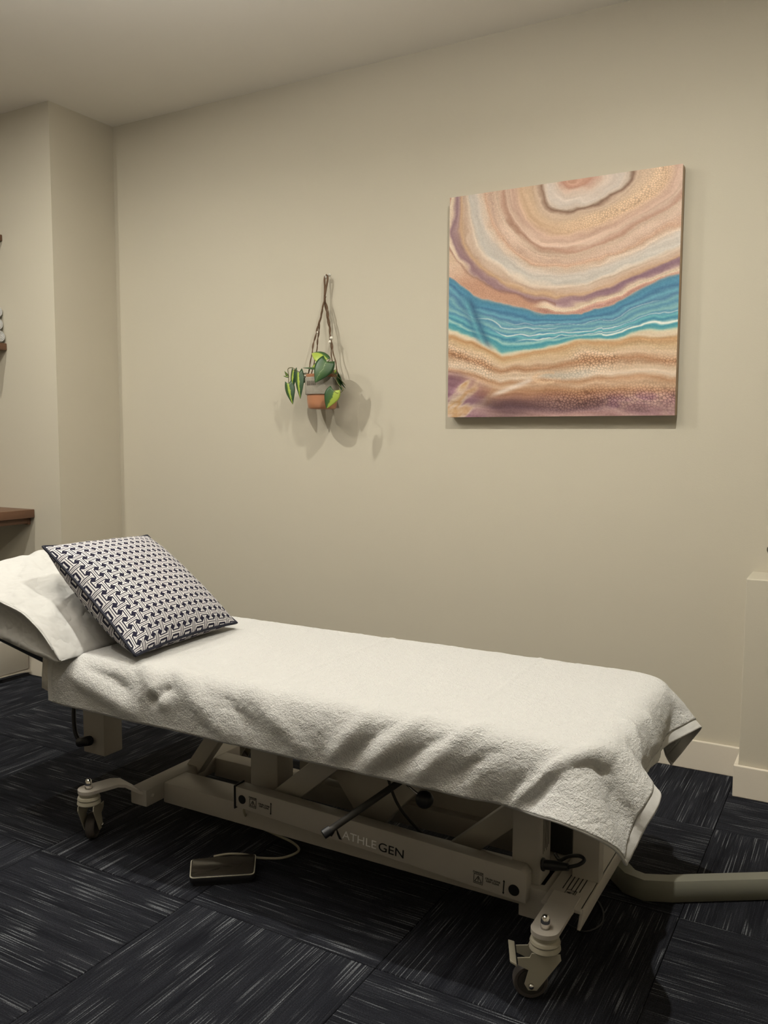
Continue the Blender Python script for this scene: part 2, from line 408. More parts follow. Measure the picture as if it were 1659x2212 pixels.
    low = ramp_np(Nw, [(0, (222, 202, 172)), (.05, (190, 140, 88)), (.12, (204, 172, 130)), (.2, (212, 182, 150)), (.28, (170, 118, 80)), (.36, (206, 176, 146)), (.44, (222, 200, 176)), (.5, (184, 136, 98)), (.56, (200, 164, 132)),
        (.64, (172, 120, 84)), (.72, (150, 100, 80)), (.80, (112, 76, 74)), (.88, (104, 72, 80)), (.94, (168, 126, 124)), (1.0, (190, 150, 140)), (1.1, (160, 118, 136))])
    pl = sst(.45, .62, N)*sst(.28, .02, u); low = low*(1-.8*pl[..., None])+.8*pl[..., None]*ramp_np(fbm(u*9+5*t, t*12+4*u, 4, 91), [(.25, (112, 72, 104)), (.42, (150, 108, 138)), (.52, (220, 200, 176)), (.62, (206, 160, 96)), (.75, (226, 210, 190))])
    pr = sst(.62, .8, N)*sst(.55, .9, u); low = low*(1-.7*pr[..., None])+.7*pr[..., None]*ramp_np(fbm(u*8, t*16-3*u, 4, 95), [(.3, (112, 82, 90)), (.45, (166, 122, 132)), (.6, (196, 158, 152)), (.75, (150, 104, 134))])
    # white tongue eddy
    yy = .885-.20*(u-.2)+.02*np.sin(u*9); k = np.exp(-((t-yy)/.012)**2)*sst(.18, .26, u)*sst(.44, .38, u); low = low*(1-k[..., None])+k[..., None]*np.array((226, 206, 190))
    yy = .815-.03*(u-.45)+.012*np.sin(u*14)-.0; k = np.exp(-((t-yy)/.016)**2)*sst(.41, .47, u)*sst(.72, .6, u); low = low*(1-k[..., None])+k[..., None]*np.array((186, 176, 160))
    k = np.exp(-((np.hypot((u-.47)/.06, (t-.83)/.022)-1)/.25)**2)*(u < .5); low = low*(1-.8*k[..., None])+.8*k[..., None]*np.array((226, 188, 150))
    low = low*.85+.15*np.array((200, 166, 138)); low = low+((fbm(Nw*34, u*6, 3, 78)-.5)*40)[..., None]
    cl2 = cells(u*78+2*np.sin(t*9), t*88, 9); lc = sst(.32, .08, cl2); pm_ = sst(.38, .6, fbm(u*6+9, t*9, 3, 101))+.25
    z2 = pm_*np.exp(-((N-.28)/.16)**2)*.9+np.exp(-((N-.75)/.14)**2)*sst(.3, .6, u)*1.0
    low = low+(z2*((1-lc)*22-lc*40))[..., None]*np.array((1, .85, .7))
    dk = np.exp(-((u-.30)/.12)**2-((t-.97)/.045)**2); low = low*(1-.6*dk[..., None])+.6*dk[..., None]*np.array((70, 46, 56))
    k1 = sst(-.012, .012, M)[..., None]; k2 = sst(-.015, .015, wt-B)[..., None]
    col = top*(1-k1)+blue*k1; col = col*(1-k2)+low*k2
    edge = np.exp(-(M/.03)**2)*.5; col = col*(1-edge[..., None])+edge[..., None]*np.array((206, 160, 140))
    gm = col.mean(-1, keepdims=True); col = (gm+(col-gm)*.88)*.97
    g = fbm(u*220, t*220, 2, 99)-.5
    return np.clip(col+(g*16)[..., None], 0, 255)/255
PX0, PX1, PZ0, PZ1 = -1.482, -.603, 1.274, 2.130
PYF = WY-.046
t_ = thing('canvas_painting', 'square stretched canvas with poured pink, blue and sand coloured bands on the back wall', 'painting', ((PX0+PX1)/2, WY, PZ0))
nu, nv = 460, 450
uu, tt = np.meshgrid(np.linspace(0, 1, nu), np.linspace(0, 1, nv), indexing='ij')
V = np.stack([PX0+uu*(PX1-PX0), np.full_like(uu, PYF-.0006), PZ1-tt*(PZ1-PZ0)], -1).reshape(-1, 3)
me = grid_mesh('painted_face', V, nu, nv, flip=True)
C = painting_colors(uu, tt).reshape(-1, 3); C = np.where(C > .04045, ((C+.055)/1.055)**2.4, C/12.92)
C = np.clip(C*1.02, 0, 1)
ca = me.color_attributes.new('paint', 'FLOAT_COLOR', 'POINT'); ca.data.foreach_set('color', np.c_[C, np.ones(len(C))].astype(np.float32).ravel())
tm = NT('poured_paint'); at = tm.N.new('ShaderNodeAttribute'); at.attribute_name = 'paint'; tm.set(at.outputs['Color'], .42, 0, .35)
tm.bump(tm.noise(tm.coord(), 150, 3), .12, .002)
o = new_mesh_obj('painted_face', me, tm.m, t_); keep(o)
M_canvas = simple('canvas_side', (.50, .38, .28), .8, 0, .2, (300, .2, .001), .25)
b = bmesh.new(); box(b, PX0, PX1, PYF, WY-.006, PZ0, PZ1, .003); keep(obj('canvas_edge', b, M_canvas, t_, auto=50))
b = bmesh.new()
for x0, x1, z0, z1 in ((PX0+.02, PX0+.05, PZ0+.02, PZ1-.02), (PX1-.05, PX1-.02, PZ0+.02, PZ1-.02), (PX0+.05, PX1-.05, PZ1-.05, PZ1-.02), (PX0+.05, PX1-.05, PZ0+.02, PZ0+.05)): box(b, x0, x1, WY-.006, WY-.0005, z0, z1)
keep(obj('stretcher_bar', b, simple('pine', (.45, .32, .18), .7), t_))

# ------------------------------------------------------------------ shelves at the left, rolled towels, floor box
def wood_mat():
    t = NT('dark_stained_wood'); v = t.coord(scale=(40, 3, 40)); n = t.noise(v, 1.5, 5, .6)
    t.set(t.mix(n, (.075, .033, .017, 1), (.20, .105, .06, 1)), .4, 0, .4); t.bump(n, .15, .002); return t.m
M_wood = wood_mat()
SX = -3.553
def shelf(name, x1, z0, z1, depth, label, cleat=True):
    t = thing(name, label, 'shelf', (x1, CY, z0))
    b = bmesh.new(); box(b, XL+.02, x1, CY-depth, CY-.001, z0, z1, .003); keep(obj('board', b, M_wood, t, auto=40))
    if cleat:
        b = bmesh.new(); box(b, XL+.05, x1-.03, CY-.02, CY-.001, z0-.035, z0, .002)
        box(b, x1-.045, x1-.03, CY-depth*.8, CY-.02, z0-.03, z0, .002); keep(obj('support_cleat', b, M_wood, t, auto=40))
shelf('wall_shelf', SX, .793, .834, .42, 'dark wood desk-height shelf at the far left, lowest of three')
shelf('wall_shelf', -3.717, 1.611, 1.645, .26, 'dark wood wall shelf holding the rolled towels, middle of three', False)
shelf('wall_shelf', -3.723, 2.137, 2.167, .26, 'dark wood wall shelf near the ceiling, highest of three', False)
def roll(x, y, z, r, label, g):      # axis along the wall, round end facing right
    t = thing('rolled_towel', label, 'towel', (x, y, z), group=g)
    b = bmesh.new(); lathe(b, [(0, -.30), (r*.9, -.30), (r, -.28), (r, -.012), (r*.95, -.004), (r*.7, 0), (0, 0)], (0, 0, 0), 28, (1, 0, 0))
    obj('roll', b, M_terry, t, smooth=True)
    b = bmesh.new(); pts = [(.001, rr*math.cos(a), rr*math.sin(a)) for k in range(60) for a, rr in ((k*.35, .004+(r*.86-.004)*k/60),)]
    tube(b, pts, .0016, 5); obj('spiral_edge', b, M_hem, t, smooth=True)
tp = 1.645
for k, (dx, dz, lab) in enumerate(((0, .031, 'white rolled towel on the middle shelf, lowest of the visible stack'), (-.012, .091, 'white rolled towel between two others on the middle shelf'), (-.014, .151, 'white rolled towel on top of the stack on the middle shelf'))):
    roll(-3.722+dx, CY-.033, tp+dz, .0305, lab, 'rolled towels on the middle shelf')
t = thing('floor_box', 'grey beige box with a metal bottom strip on the carpet beneath the lowest shelf', 'box', (-3.75, 2.7, 0))
b = bmesh.new(); box(b, -3.95, -3.60, 2.60, 2.765, .035, .20, .008); keep(obj('body', b, simple('taupe_panel', (.34, .31, .26), .5), t, auto=40))
b = bmesh.new(); box(b, -3.955, -3.592, 2.59, 2.768, .018, .035, .004); keep(obj('metal_strip', b, M_chrome, t, auto=40))
b = bmesh.new(); box(b, -3.93, -3.60, 2.61, 2.76, 0, .018); keep(obj('rubber_base', b, M_black, t))

# dark vase on the ledge at the right frame edge
b = bmesh.new()
vc = atY(1683, 1240, 3.09)
lathe(b, [(0, 0), (.030, 0), (.033, .004), (.030, .03), (.031, .05), (.036, .075), (.041, .088), (.040, .096), (.032, .104), (.022, .108), (.016, .110), (0, .110)], (vc.x, 3.09, LZ), 32)
o = obj('vase', b, simple('dark_glaze', (.02, .018, .014), .25, 0, .5), None, smooth=True)
tag(o, 'small black glazed vase on the low ledge at the right edge', 'vase')

# ------------------------------------------------------------------ hanging planter
hk = atY(712, 594, WY)
t = thing('wall_hook', 'small white screw-in hook holding the planter cords', 'hook', tuple(hk))
b = bmesh.new(); lathe(b, [(0, 0), (.006, 0), (.006, .003), (.003, .004), (0, .004)], (hk.x, WY, hk.z), 16, (0, -1, 0)); keep(obj('back_plate', b, M_white, t, smooth=True))
b = bmesh.new(); tube(b, [(hk.x, WY-.003, hk.z), (hk.x, WY-.02, hk.z-.004), (hk.x, WY-.026, hk.z-.012), (hk.x, WY-.022, hk.z-.02), (hk.x, WY-.031, hk.z-.016), (hk.x, WY-.036, hk.z-.004)], .0022, 8, True, 5); keep(obj('hook_arm', b, M_white, t, smooth=True))
b = bmesh.new(); ball(b, (hk.x, WY-.005, hk.z+.002), .0018, 8); keep(obj('screw_head', b, M_black, t))
PC = atY(696, 884, WY-.10); PC.y = WY-.10     # bottom centre of the pot
ph = .143; pr = .066
P = thing('hanging_planter', 'small terracotta pot in a grey knitted band hanging from twisted brown cords', 'planter', tuple(PC))
M_terra = simple('glazed_terracotta', (.42, .19, .10), .28, 0, .5, (30, .08, .002), .12)
b = bmesh.new()
lathe(b, [(0, 0), (.054, 0), (.060, .006), (.064, .03), (pr, .07), (pr+.001, .135), (pr+.003, .138), (pr+.003, ph+.004), (pr-.003, ph+.004), (pr-.006, .12), (0, .12)], (0, 0, 0), 48)
obj('pot', b, M_terra, P, auto=50)
b = bmesh.new(); lathe(b, [(0, .121), (pr-.006, .121)]); obj('soil', b, simple('soil', (.03, .02, .012), .95, 0, .1, (90, .8, .01)), P)
def knit():
    t = NT('grey_knit'); c = t.N.new('ShaderNodeTexCoord'); sp = t.N.new('ShaderNodeSeparateXYZ'); t.link(c.outputs['Object'], sp.inputs[0])
    ang = t.math('ARCTAN2', sp.outputs[1], sp.outputs[0])
    wv = t.math('SINE', t.math('MULTIPLY', sp.outputs[2], 1500.0)); wh = t.math('SINE', t.math('MULTIPLY', ang, 110.0)); h = t.math('MULTIPLY', wv, wh)
    n = t.noise(c.outputs['Object'], 60, 3)
    t.set(t.mix(n, (.27, .245, .20, 1), (.40, .37, .31, 1)), .9, 0, .1); t.bump(t.math('ADD', h, t.math('MULTIPLY', n, 2.)), .4, .003); return t.m
b = bmesh.new(); lathe(b, [(pr+.0015, .064), (pr+.005, .062), (pr+.0065, .066), (pr+.0065, .098), (pr+.005, .101), (pr+.0065, .104), (pr+.0068, .131), (pr+.005, .134), (pr+.0015, .133)], (0, 0, 0), 64)
obj('knitted_band', b, knit(), P, auto=60)
b = bmesh.new()
for k in range(9):
    a = -PI/2-.42+k*.075; r = pr+.0072
    tube(b, [(r*math.cos(a), r*math.sin(a), .098), (r*math.cos(a), r*math.sin(a), .117)], .0009, 5)
obj('stitching', b, simple('brown_thread', (.09, .065, .05), .8), P)
M_cord = simple('brown_cord', (.15, .095, .06), .8, 0, .1, (400, .6, .002), .3)
top_ = Vector((hk.x, WY-.026, hk.z-.02))-PC
knot = top_+Vector((-.006, -.004, -.075))
b = bmesh.new()
for s in (-1, 1): tube(b, [top_+Vector((s*.006, 0, .012)), top_+Vector((s*.008, -.002, -.005)), top_+Vector((s*.004-.002, -.003, -.035)), knot], .0042, 8, True, 5)
tube(b, [top_+Vector((-.006, 0, .012)), top_+Vector((0, 0, .016)), top_+Vector((.006, 0, .012))], .0035, 8, True, 5)
obj('cord_wrap', b, M_cord, P, smooth=True)
anch = [(-.061, -.036, .112, -.2), (-.068, .016, .125, -.3), (.034, .05, .125, .25), (.061, .034, .115, .1)]
def lerp(a, b, f): return a+(b-a)*f
M_bead = simple('white_bead', (.80, .77, .68), .35)
for k, (ax, ay, az, ph_) in enumerate(anch):
    A = Vector((ax, ay, az)); b = bmesh.new()
    for s in (0, PI):       # two strands twisted round each other
        pts = []
        for i in range(41):
            f = i/40; p = lerp(knot, A, f); a = f*34+s+k
            wob = .0032*math.sin(f*9+k*2)+.0015*math.sin(f*31+k)
            rr = .0022 if f < .62 else .0009
            pts.append(p+Vector((rr*math.cos(a)+wob, rr*math.sin(a), 0)))
        tube(b, pts, .0021, 6)
    obj('cord', b, M_cord, P, smooth=True)
for k, f in ((3, .49), (2, .545), (0, .42)):
    A = Vector(anch[k][:3]); p = lerp(knot, A, f); b = bmesh.new(); ball(b, p+Vector((.002 if k else -.002, -.003 if k else .004, 0)), .0078 if k else .0062); obj('bead', b, M_bead, P, smooth=True)
# plant
PL = thing('trailing_plant', 'trailing heart-leaf plant with green and yellow variegated leaves in the hanging pot', 'plant', (PC.x, PC.y, PC.z+.121))
def leaf_mat(name, mode):
    t = NT(name); c = t.N.new('ShaderNodeTexCoord'); sp = t.N.new('ShaderNodeSeparateXYZ'); t.link(c.outputs['UV'], sp.inputs[0])
    n = t.noise(c.outputs['UV'], 4.5, 4, .6)
    x = t.math('ADD', sp.outputs[0], t.math('MULTIPLY', t.math('SUBTRACT', n, .5), .35))
    g1, g2, ye = (.022, .062, .022, 1), (.05, .11, .03, 1), (.33, .42, .065, 1)
    if mode == 'green': st = [(0, g1), (.48, g2), (.50, (.25, .33, .16, 1)), (.52, g2), (1, g1)]
    elif mode == 'stripe': st = [(0, g1), (.40, g1), (.46, ye), (.62, ye), (.68, g2), (1, g1)]
    elif mode == 'half': st = [(0, ye), (.40, ye), (.48, g2), (1, g1)]
    else: st = [(0, ye), (.7, ye), (.8, g2), (1, g1)]
    col = t.ramp(x, st); t.set(col, .38, 0, .4)
    t.b.inputs['Subsurface Weight'].default_value = .0
    return t.m
LM = {k: leaf_mat('leaf_'+k, k) for k in ('green', 'stripe', 'half', 'yellow')}
def leaf(basep, tip, width, normal, mode, cup=.25, curl=.15):
    basep, tip = Vector(basep), Vector(tip); ax = tip-basep; Ln = ax.length; d = ax/Ln
    nrm = Vector(normal).normalized(); nrm = (nrm-d*nrm.dot(d)).normalized(); sd = d.cross(nrm)
    N1, N2 = 15, 9; V = []; UV = []
    for i in range(N1):
        f = i/(N1-1)
        wdt = (math.sin(PI*min(1, (f*.93+.07))**.62)**.85 if f < .995 else 0.0)
        wdt = max(wdt, 0)*(1-.25*f)
        for j in range(N2):
            s = j/(N2-1)*2-1
            back = -.16*Ln*abs(s)**1.2*math.exp(-f*7)*1.0
            p = basep+d*(f*Ln+back)+sd*(s*wdt*width/2*1.15)+nrm*(-cup*width*.5*abs(s)**1.5*wdt+curl*Ln*math.sin(f*PI*.9)*.5)
            V.append(tuple(p)); UV.append((s*.5+.5, f))
    me = grid_mesh('leaf', np.array(V), N1, N2, uv=UV)
    o = new_mesh_obj('leaf', me, LM[mode], PL); sm = o.modifiers.new('thick', 'SOLIDIFY'); sm.thickness = .0008
    keep(o); return o
def zp(zx, zy, y): return atY(540+zx/4.81, 560+zy/4.81, y)
yw = WY
leaf(zp(800, 1062, yw-.17), zp(678, 1285, yw-.20), .076, (.45, -.83, .35), 'green', .22, .12)
leaf(zp(782, 1050, yw-.15), zp(648, 985, yw-.12), .052, (.1, -.8, .55), 'yellow', .2, .3)
leaf(zp(735, 1085, yw-.12), zp(648, 1120, yw-.12), .035, (0, -1, .6), 'yellow', .2, .2)
leaf(zp(690, 1130, yw-.12), zp(548, 1133, yw-.15), .05, (0, -.25, 1), 'green', .2, .1)
leaf(zp(455, 1155, yw-.11), zp(440, 1365, yw-.11), .032, (-.05, -1, .2), 'stripe', .4, .08)
leaf(zp(505, 1180, yw-.13), zp(527, 1452, yw-.14), .044, (-.05, -1, .1), 'stripe', .4, .08)
leaf(zp(400, 1292, yw-.12), zp(447, 1508, yw-.12), .044, (.1, -1, .2), 'stripe', .4, .1)
leaf(zp(872, 1365, yw-.19), zp(795, 1552, yw-.20), .060, (.5, -.85, .3), 'half', .2, .12)
leaf(zp(915, 1205, yw-.10), zp(1000, 1340, yw-.08), .052, (-.9, -.55, .35), 'stripe', .4, .25)
leaf(zp(905, 1215, yw-.12), zp(965, 1370, yw-.10), .040, (-1, -.3, .2), 'green', .4, .2)
leaf(zp(640, 1215, yw-.06), zp(560, 1290, yw-.05), .05, (-.3, .2, 1), 'green', .2, .2)
leaf(zp(860, 1190, yw-.05), zp(900, 1150, yw-.02), .04, (.3, .2, 1), 'stripe', .2, .2)
leaf(zp(395, 1215, yw-.12), zp(360, 1160, yw-.13), .01, (0, -1, .2), 'stripe', .2, .2)
leaf(zp(400, 1222, yw-.12), zp(345, 1215, yw-.13), .008, (0, -1, .2), 'stripe', .2, .2)
M_stem = simple('plant_stem', (.12, .11, .045), .6)
for pts in ([(640, 1225, .09), (585, 1195, .11), (540, 1200, .12), (515, 1185, .13)], [(650, 1228, .08), (590, 1185, .10), (545, 1190, .12), (490, 1180, .115), (455, 1150, .11)],
            [(630, 1230, .08), (560, 1215, .11), (500, 1165, .12), (440, 1128, .12), (395, 1140, .12), (400, 1200, .12), (402, 1295, .12)],
            [(700, 1240, .07), (760, 1150, .12), (810, 1065, .17), (835, 1040, .17)], [(700, 1240, .07), (740, 1120, .12), (782, 1048, .15)],
            [(760, 1240, .07), (820, 1110, .13), (860, 1170, .14), (930, 1240, .12), (990, 1310, .09)], [(780, 1240, .07), (850, 1180, .12), (920, 1300, .15), (970, 1350, .16), (920, 1395, .18), (872, 1370, .19)],
            [(770, 1240, .07), (850, 1190, .10), (905, 1210, .12)], [(680, 1240, .07), (690, 1180, .1), (700, 1125, .12), (735, 1085, .12)]):
    b = bmesh.new(); tube(b, [zp(a, c, yw-d) for a, c, d in pts], .0017, 6, True, 6); keep(obj('stem', b, M_stem, PL, smooth=True))

# ------------------------------------------------------------------ treatment table
ZT, BY0, BY1, BXF, BXH, RC = .55, 1.68, 2.325, -.44, -2.02, .09
TB = thing('treatment_table', 'cream-framed height-adjustable treatment table on casters with a white towel over it', 'treatment table', (-1.25, 2.0, 0))
def slab_outline(x0, x1, y0, y1, rf, rh, n=8):
    pts = []
    for cx, cy, r, a0 in ((x1-rf, y1-rf, rf, 0), (x0+rh, y1-rh, rh, 90), (x0+rh, y0+rh, rh, 180), (x1-rf, y0+rf, rf, 270)):
        for k in range(n+1):
            a = math.radians(a0+90*k/n); pts.append((cx+r*math.cos(a), cy+r*math.sin(a)))
    return pts
def slab(bm, out, z0, z1, bev):
    prism(bm, [Vector((x, y, z0)) for x, y in out], (0, 0, z0), (0, 0, z1))
    es = [e for e in bm.edges if abs(e.verts[0].co.z-e.verts[1].co.z) < 1e-6]
    bmesh.ops.bevel(bm, geom=es, offset=bev, segments=4, affect='EDGES', profile=.5)
b = bmesh.new(); slab(b, slab_outline(BXH, BXF, BY0, BY1, RC, .03), ZT-.065, ZT-.002, .015); keep(obj('body_section', b, M_vinyl, TB, auto=40))
TILT = math.radians(12)
b = bmesh.new(); slab(b, slab_outline(-.52, 0, BY0+.01, BY1-.01, .02, .10), -.065, -.002, .015)
for v in b.verts:
    x, z = v.co.x, v.co.z; v.co.x = BXH-.012+x*math.cos(TILT)+z*math.sin(TILT)*0; v.co.z = ZT+z-x*math.sin(TILT)
keep(obj('head_section', b, M_vinyl, TB, auto=40))
# upper frame
b = bmesh.new()
for y in (1.76, 2.245): box(b, -1.95, -.56, y-.02, y+.02, .43, .47, .003)
for x in (-1.93, -1.25, -.58): box(b, x-.02, x+.02, 1.74, 2.265, .43, .47, .003)
keep(obj('upper_frame', b, M_frame, TB, auto=40))
b = bmesh.new(); box(b, -2.275, -2.175, 1.95, 2.03, .128, .50, .004); box(b, -2.2, -1.93, 1.96, 2.02, .43, .47, .003); keep(obj('head_support', b, M_frame, TB, auto=40))
b = bmesh.new(); tube(b, [(-2.30, 1.97, .50), (-2.315, 1.95, .30), (-2.29, 1.93, .20), (-2.255, 1.93, .165)], .007, 8, True, 5); keep(obj('head_release_rod', b, M_black, TB, smooth=True))
b = bmesh.new(); tube(b, [(-2.265, 1.925, .17), (-2.215, 1.925, .185)], .016, 12); keep(obj('release_knob', b, M_black, TB, smooth=True))
# lower base
b = bmesh.new(); box(b, -1.90, -1.835, 1.80, 2.24, .088, .14, .004); keep(obj('cross_member', b, M_frame, TB, auto=40))
b = bmesh.new(); box(b, -1.84, -.62, 1.875, 1.975, .075, .138, .004); keep(obj('base_rail', b, M_frame, TB, auto=40))
b = bmesh.new(); box(b, -1.84, -.62, 2.11, 2.17, .075, .138, .004); keep(obj('base_rail', b, M_frame, TB, auto=40))
# foot cross member: L section with raking end
b = bmesh.new()
prism(b, [Vector((-.605, 1.80, .137)), Vector((-.513, 1.80, .137)), Vector((-.513, 2.24, .137)), Vector((-.605, 2.24, .137))], (0, 0, 0), (0, 0, .008), .001)
prism(b, [Vector((-.517, 1.785, .108)), Vector((-.517, 1.81, .145)), Vector((-.517, 2.24, .145)), Vector((-.517, 2.24, .112)), Vector((-.517, 1.93, .112))], (0, 0, 0), (.008, 0, 0), .001)
box(b, -.68, -.60, 1.855, 2.20, .06, .138, .003)
keep(obj('cross_member', b, M_frame, TB, auto=40))
b = bmesh.new(); box(b, -.577, -.512, 1.94, 1.98, .14, .45, .003); keep(obj('end_post', b, M_frame, TB, auto=40))
b = bmesh.new(); box(b, -.705, -.632, 1.87, 1.945, .135, .45, .006); keep(obj('upright', b, M_frame, TB, auto=40))
b = bmesh.new(); box(b, -1.545, -1.445, 1.93, 2.01, .14, .45, .006); keep(obj('upright', b, M_frame, TB, auto=40))
for (a, c, wd, ht) in (((-1.47, 1.92, .12), (-1.12, 1.92, .42), .05, .062), ((-.90, 1.97, .11), (-.58, 1.97, .40), .05, .055), ((-1.86, 2.04, .12), (-1.62, 2.04, .44), .04, .05)):
    b = bmesh.new(); bar(b, a, c, wd, ht); keep(obj('lift_arm', b, M_frame, TB, auto=40))
b = bmesh.new(); prism(b, [Vector((x, 1.985, z)) for x, z in ((-1.37, .34), (-1.19, .11), (-1.125, .12), (-1.11, .145), (-.93, .34))], (0, 0, 0), (0, .05, 0), .003); keep(obj('motor_bracket', b, M_frame, TB, auto=40))
b = bmesh.new(); tube(b, [(-1.30, 2.08, .20), (-.85, 2.08, .36)], .028, 16); keep(obj('actuator', b, M_grip, TB, smooth=True))
# link beams (front one carries the name)
LBx0, LBx1, LBy = -1.517, -.652, 1.828
def link_beam(y0, y1):
    b = bmesh.new()
    prism(b, [Vector((LBx0, y0, .151)), Vector((LBx1, y0, .108)), Vector((LBx1, y0, .176)), Vector((LBx1-.012, y0, .187)), Vector((LBx0, y0, .211))], (0, 0, 0), (0, y1-y0, 0), .003)
    return keep(obj('link_beam', b, M_frame, TB, auto=40))
LB = link_beam(LBy, LBy+.04); link_beam(2.14, 2.18)
ang = math.atan2(.108-.151, LBx1-LBx0)
def on_beam(px, py):      # local plane point on the front face of the link beam
    p = atY(px, py, LBy-.0006); return p
def part_of(o, parent): o.parent = parent; o.matrix_parent_inverse = parent.matrix_basis.inverted(); return o
def keep2(o, parent):
    # sub-part in world coordinates under a kept part
    o.parent = parent; par = parent.parent
    o.matrix_parent_inverse = (Matrix.LocRotScale(par.location, par.rotation_euler, None) @ parent.matrix_parent_inverse).inverted()
    return o
def text_mesh(name, s, size, M, mat, parent, extrude=.0003, sx=1.0, kind=None):
    cu = bpy.data.curves.new(name, 'FONT'); cu.body = s; cu.size = size; cu.extrude = extrude; cu.align_x = 'CENTER'; cu.align_y = 'CENTER'
    if kind == 'wide': cu.space_character = 1.12
    to = bpy.data.objects.new(name, cu); COL.objects.link(to)
    dg = bpy.context.evaluated_depsgraph_get(); me = bpy.data.meshes.new_from_object(to.evaluated_get(dg))
    bpy.data.objects.remove(to); bpy.data.curves.remove(cu)
    me.transform(M @ Matrix.Diagonal((sx, 1, 1, 1)))
    me.materials.clear()
    o = new_mesh_obj(name, me, mat); keep2(o, parent); return o
def face_matrix(p, a=ang):   # text frame on a plane facing -y, tilted by a about y
    return Matrix.Translation(p) @ Matrix.Rotation(-a, 4, 'Y') @ Matrix.Rotation(PI/2, 4, 'X')
def disc(name, p, r, mat, parent, normal=(0, -1, 0), h=.001):
    b = bmesh.new(); lathe(b, [(0, 0), (r, 0), (r, h), (0, h)], p, 24, normal); return keep2(obj(name, b, mat), parent)
disc('pivot_cap', on_beam(523, 1727), .0125, M_mark, LB); disc('pivot_cap', on_beam(1110, 1923), .0135, M_mark, LB)
def rect_line(b, p, wd, ht, a, th=.0012):
    M = face_matrix(p, a)
    for x0, x1, y0, y1 in ((-wd/2, wd/2, ht/2-th, ht/2), (-wd/2, wd/2, -ht/2, -ht/2+th), (-wd/2, -wd/2+th, -ht/2, ht/2), (wd/2-th, wd/2, -ht/2, ht/2)):
        n0 = len(b.verts); box(b, x0, x1, y0, y1, 0, .0005); b.verts.ensure_lookup_table()
        for v in b.verts[n0:]: v.co = M @ v.co
def warn(p, parent, a=ang, s=1.0, M=None):
    b = bmesh.new(); MM = M or face_matrix(p, a)
    def quad(x0, x1, y0, y1):
        n0 = len(b.verts); box(b, x0*s, x1*s, y0*s, y1*s, 0, .0005); b.verts.ensure_lookup_table()
        for v in b.verts[n0:]: v.co = MM @ v.co
    for q in ((-.014, .014, .0128, .014), (-.014, .014, -.014, -.0128), (-.014, -.0128, -.014, .014), (.0128, .014, -.014, .014)): quad(*q)
    tri = [Vector((0, .0095, 0)), Vector((-.0105, -.009, 0)), Vector((.0105, -.009, 0))]
    for i in range(3):
        p0, p1 = tri[i]*s, tri[(i+1) % 3]*s; d = (p1-p0).normalized(); nn = Vector((-d.y, d.x, 0))*.0009*s
        vs = [bm_v for bm_v in (p0-nn, p1-nn, p1+nn, p0+nn)]
        f = [b.verts.new(MM @ (v+Vector((0, 0, .0005)))) for v in vs]; b.faces.new(f)
    quad(-.001, .001, -.003, .005); quad(-.001, .001, -.0065, -.0045)
    keep2(obj('warning_symbol', b, M_mark), parent)
for (sx, sy), (tx, ty), (ax_, ay_), dz in (((546, 1736), (570, 1742), (585, 1747), .0), ((1033, 1899), (1064, 1905), (1088, 1916), .0)):
    p = on_beam(sx, sy); warn(p, LB, ang, .85)
    text_mesh('danger_lettering', 'DANGER', .0068, face_matrix(p+Vector((0, 0, .0155))), M_mark, LB)
    q = on_beam(tx, ty); text_mesh('caution_lettering', 'CRUSH ZONE\nKEEP CLEAR', .0062, face_matrix(q), M_mark, LB)
    q = on_beam(ax_, ay_); b = bmesh.new(); n0 = 0; box(b, -.0012, .0012, -.015, .015, 0, .0005)
    f = [b.verts.new(v) for v in ((-.003, .013, .0005), (.003, .013, .0005), (0, .018, .0005))]; b.faces.new(f)
    f = [b.verts.new(v) for v in ((-.003, -.013, .0005), (0, -.018, .0005), (.003, -.013, .0005))]; b.faces.new(f)
    M = face_matrix(q)
    for v in b.verts: v.co = M @ v.co
    keep2(obj('arrow_mark', b, M_mark), LB)
p1 = on_beam(776, 1815); p2 = on_beam(845, 1838)
text_mesh('logo_lettering', 'ATHLE', .031, face_matrix(p1), M_silver, LB, sx=1.12)
text_mesh('logo_lettering', 'GEN', .032, face_matrix(p2), M_mark, LB, sx=1.2)
b = bmesh.new(); M = face_matrix(on_beam(724, 1800))
for pts in (((-.022, -.012), (-.006, .012), (.002, .012), (-.004, -.002), (-.010, -.012)), ((.003, .012), (.006, .013), (.022, -.012), (.013, -.012), (.006, .0))):
    b.faces.new([b.verts.new(M @ Vector((x, y, .0006))) for x, y in pts])
keep2(obj('logo_emblem', b, M_mark), LB)
b = bmesh.new(); lathe(b, [(0, 0), (.013, 0), (.013, .008), (.008, .012), (0, .012)], (-1.105, 1.875, .175), 6, (0, -1, 0)); keep(obj('bolt', b, M_grip, TB))
b = bmesh.new(); box(b, LBx0-.004, LBx0, LBy-.003, LBy+.042, .146, .214, .001); keep(obj('end_cap', b, M_black, TB))
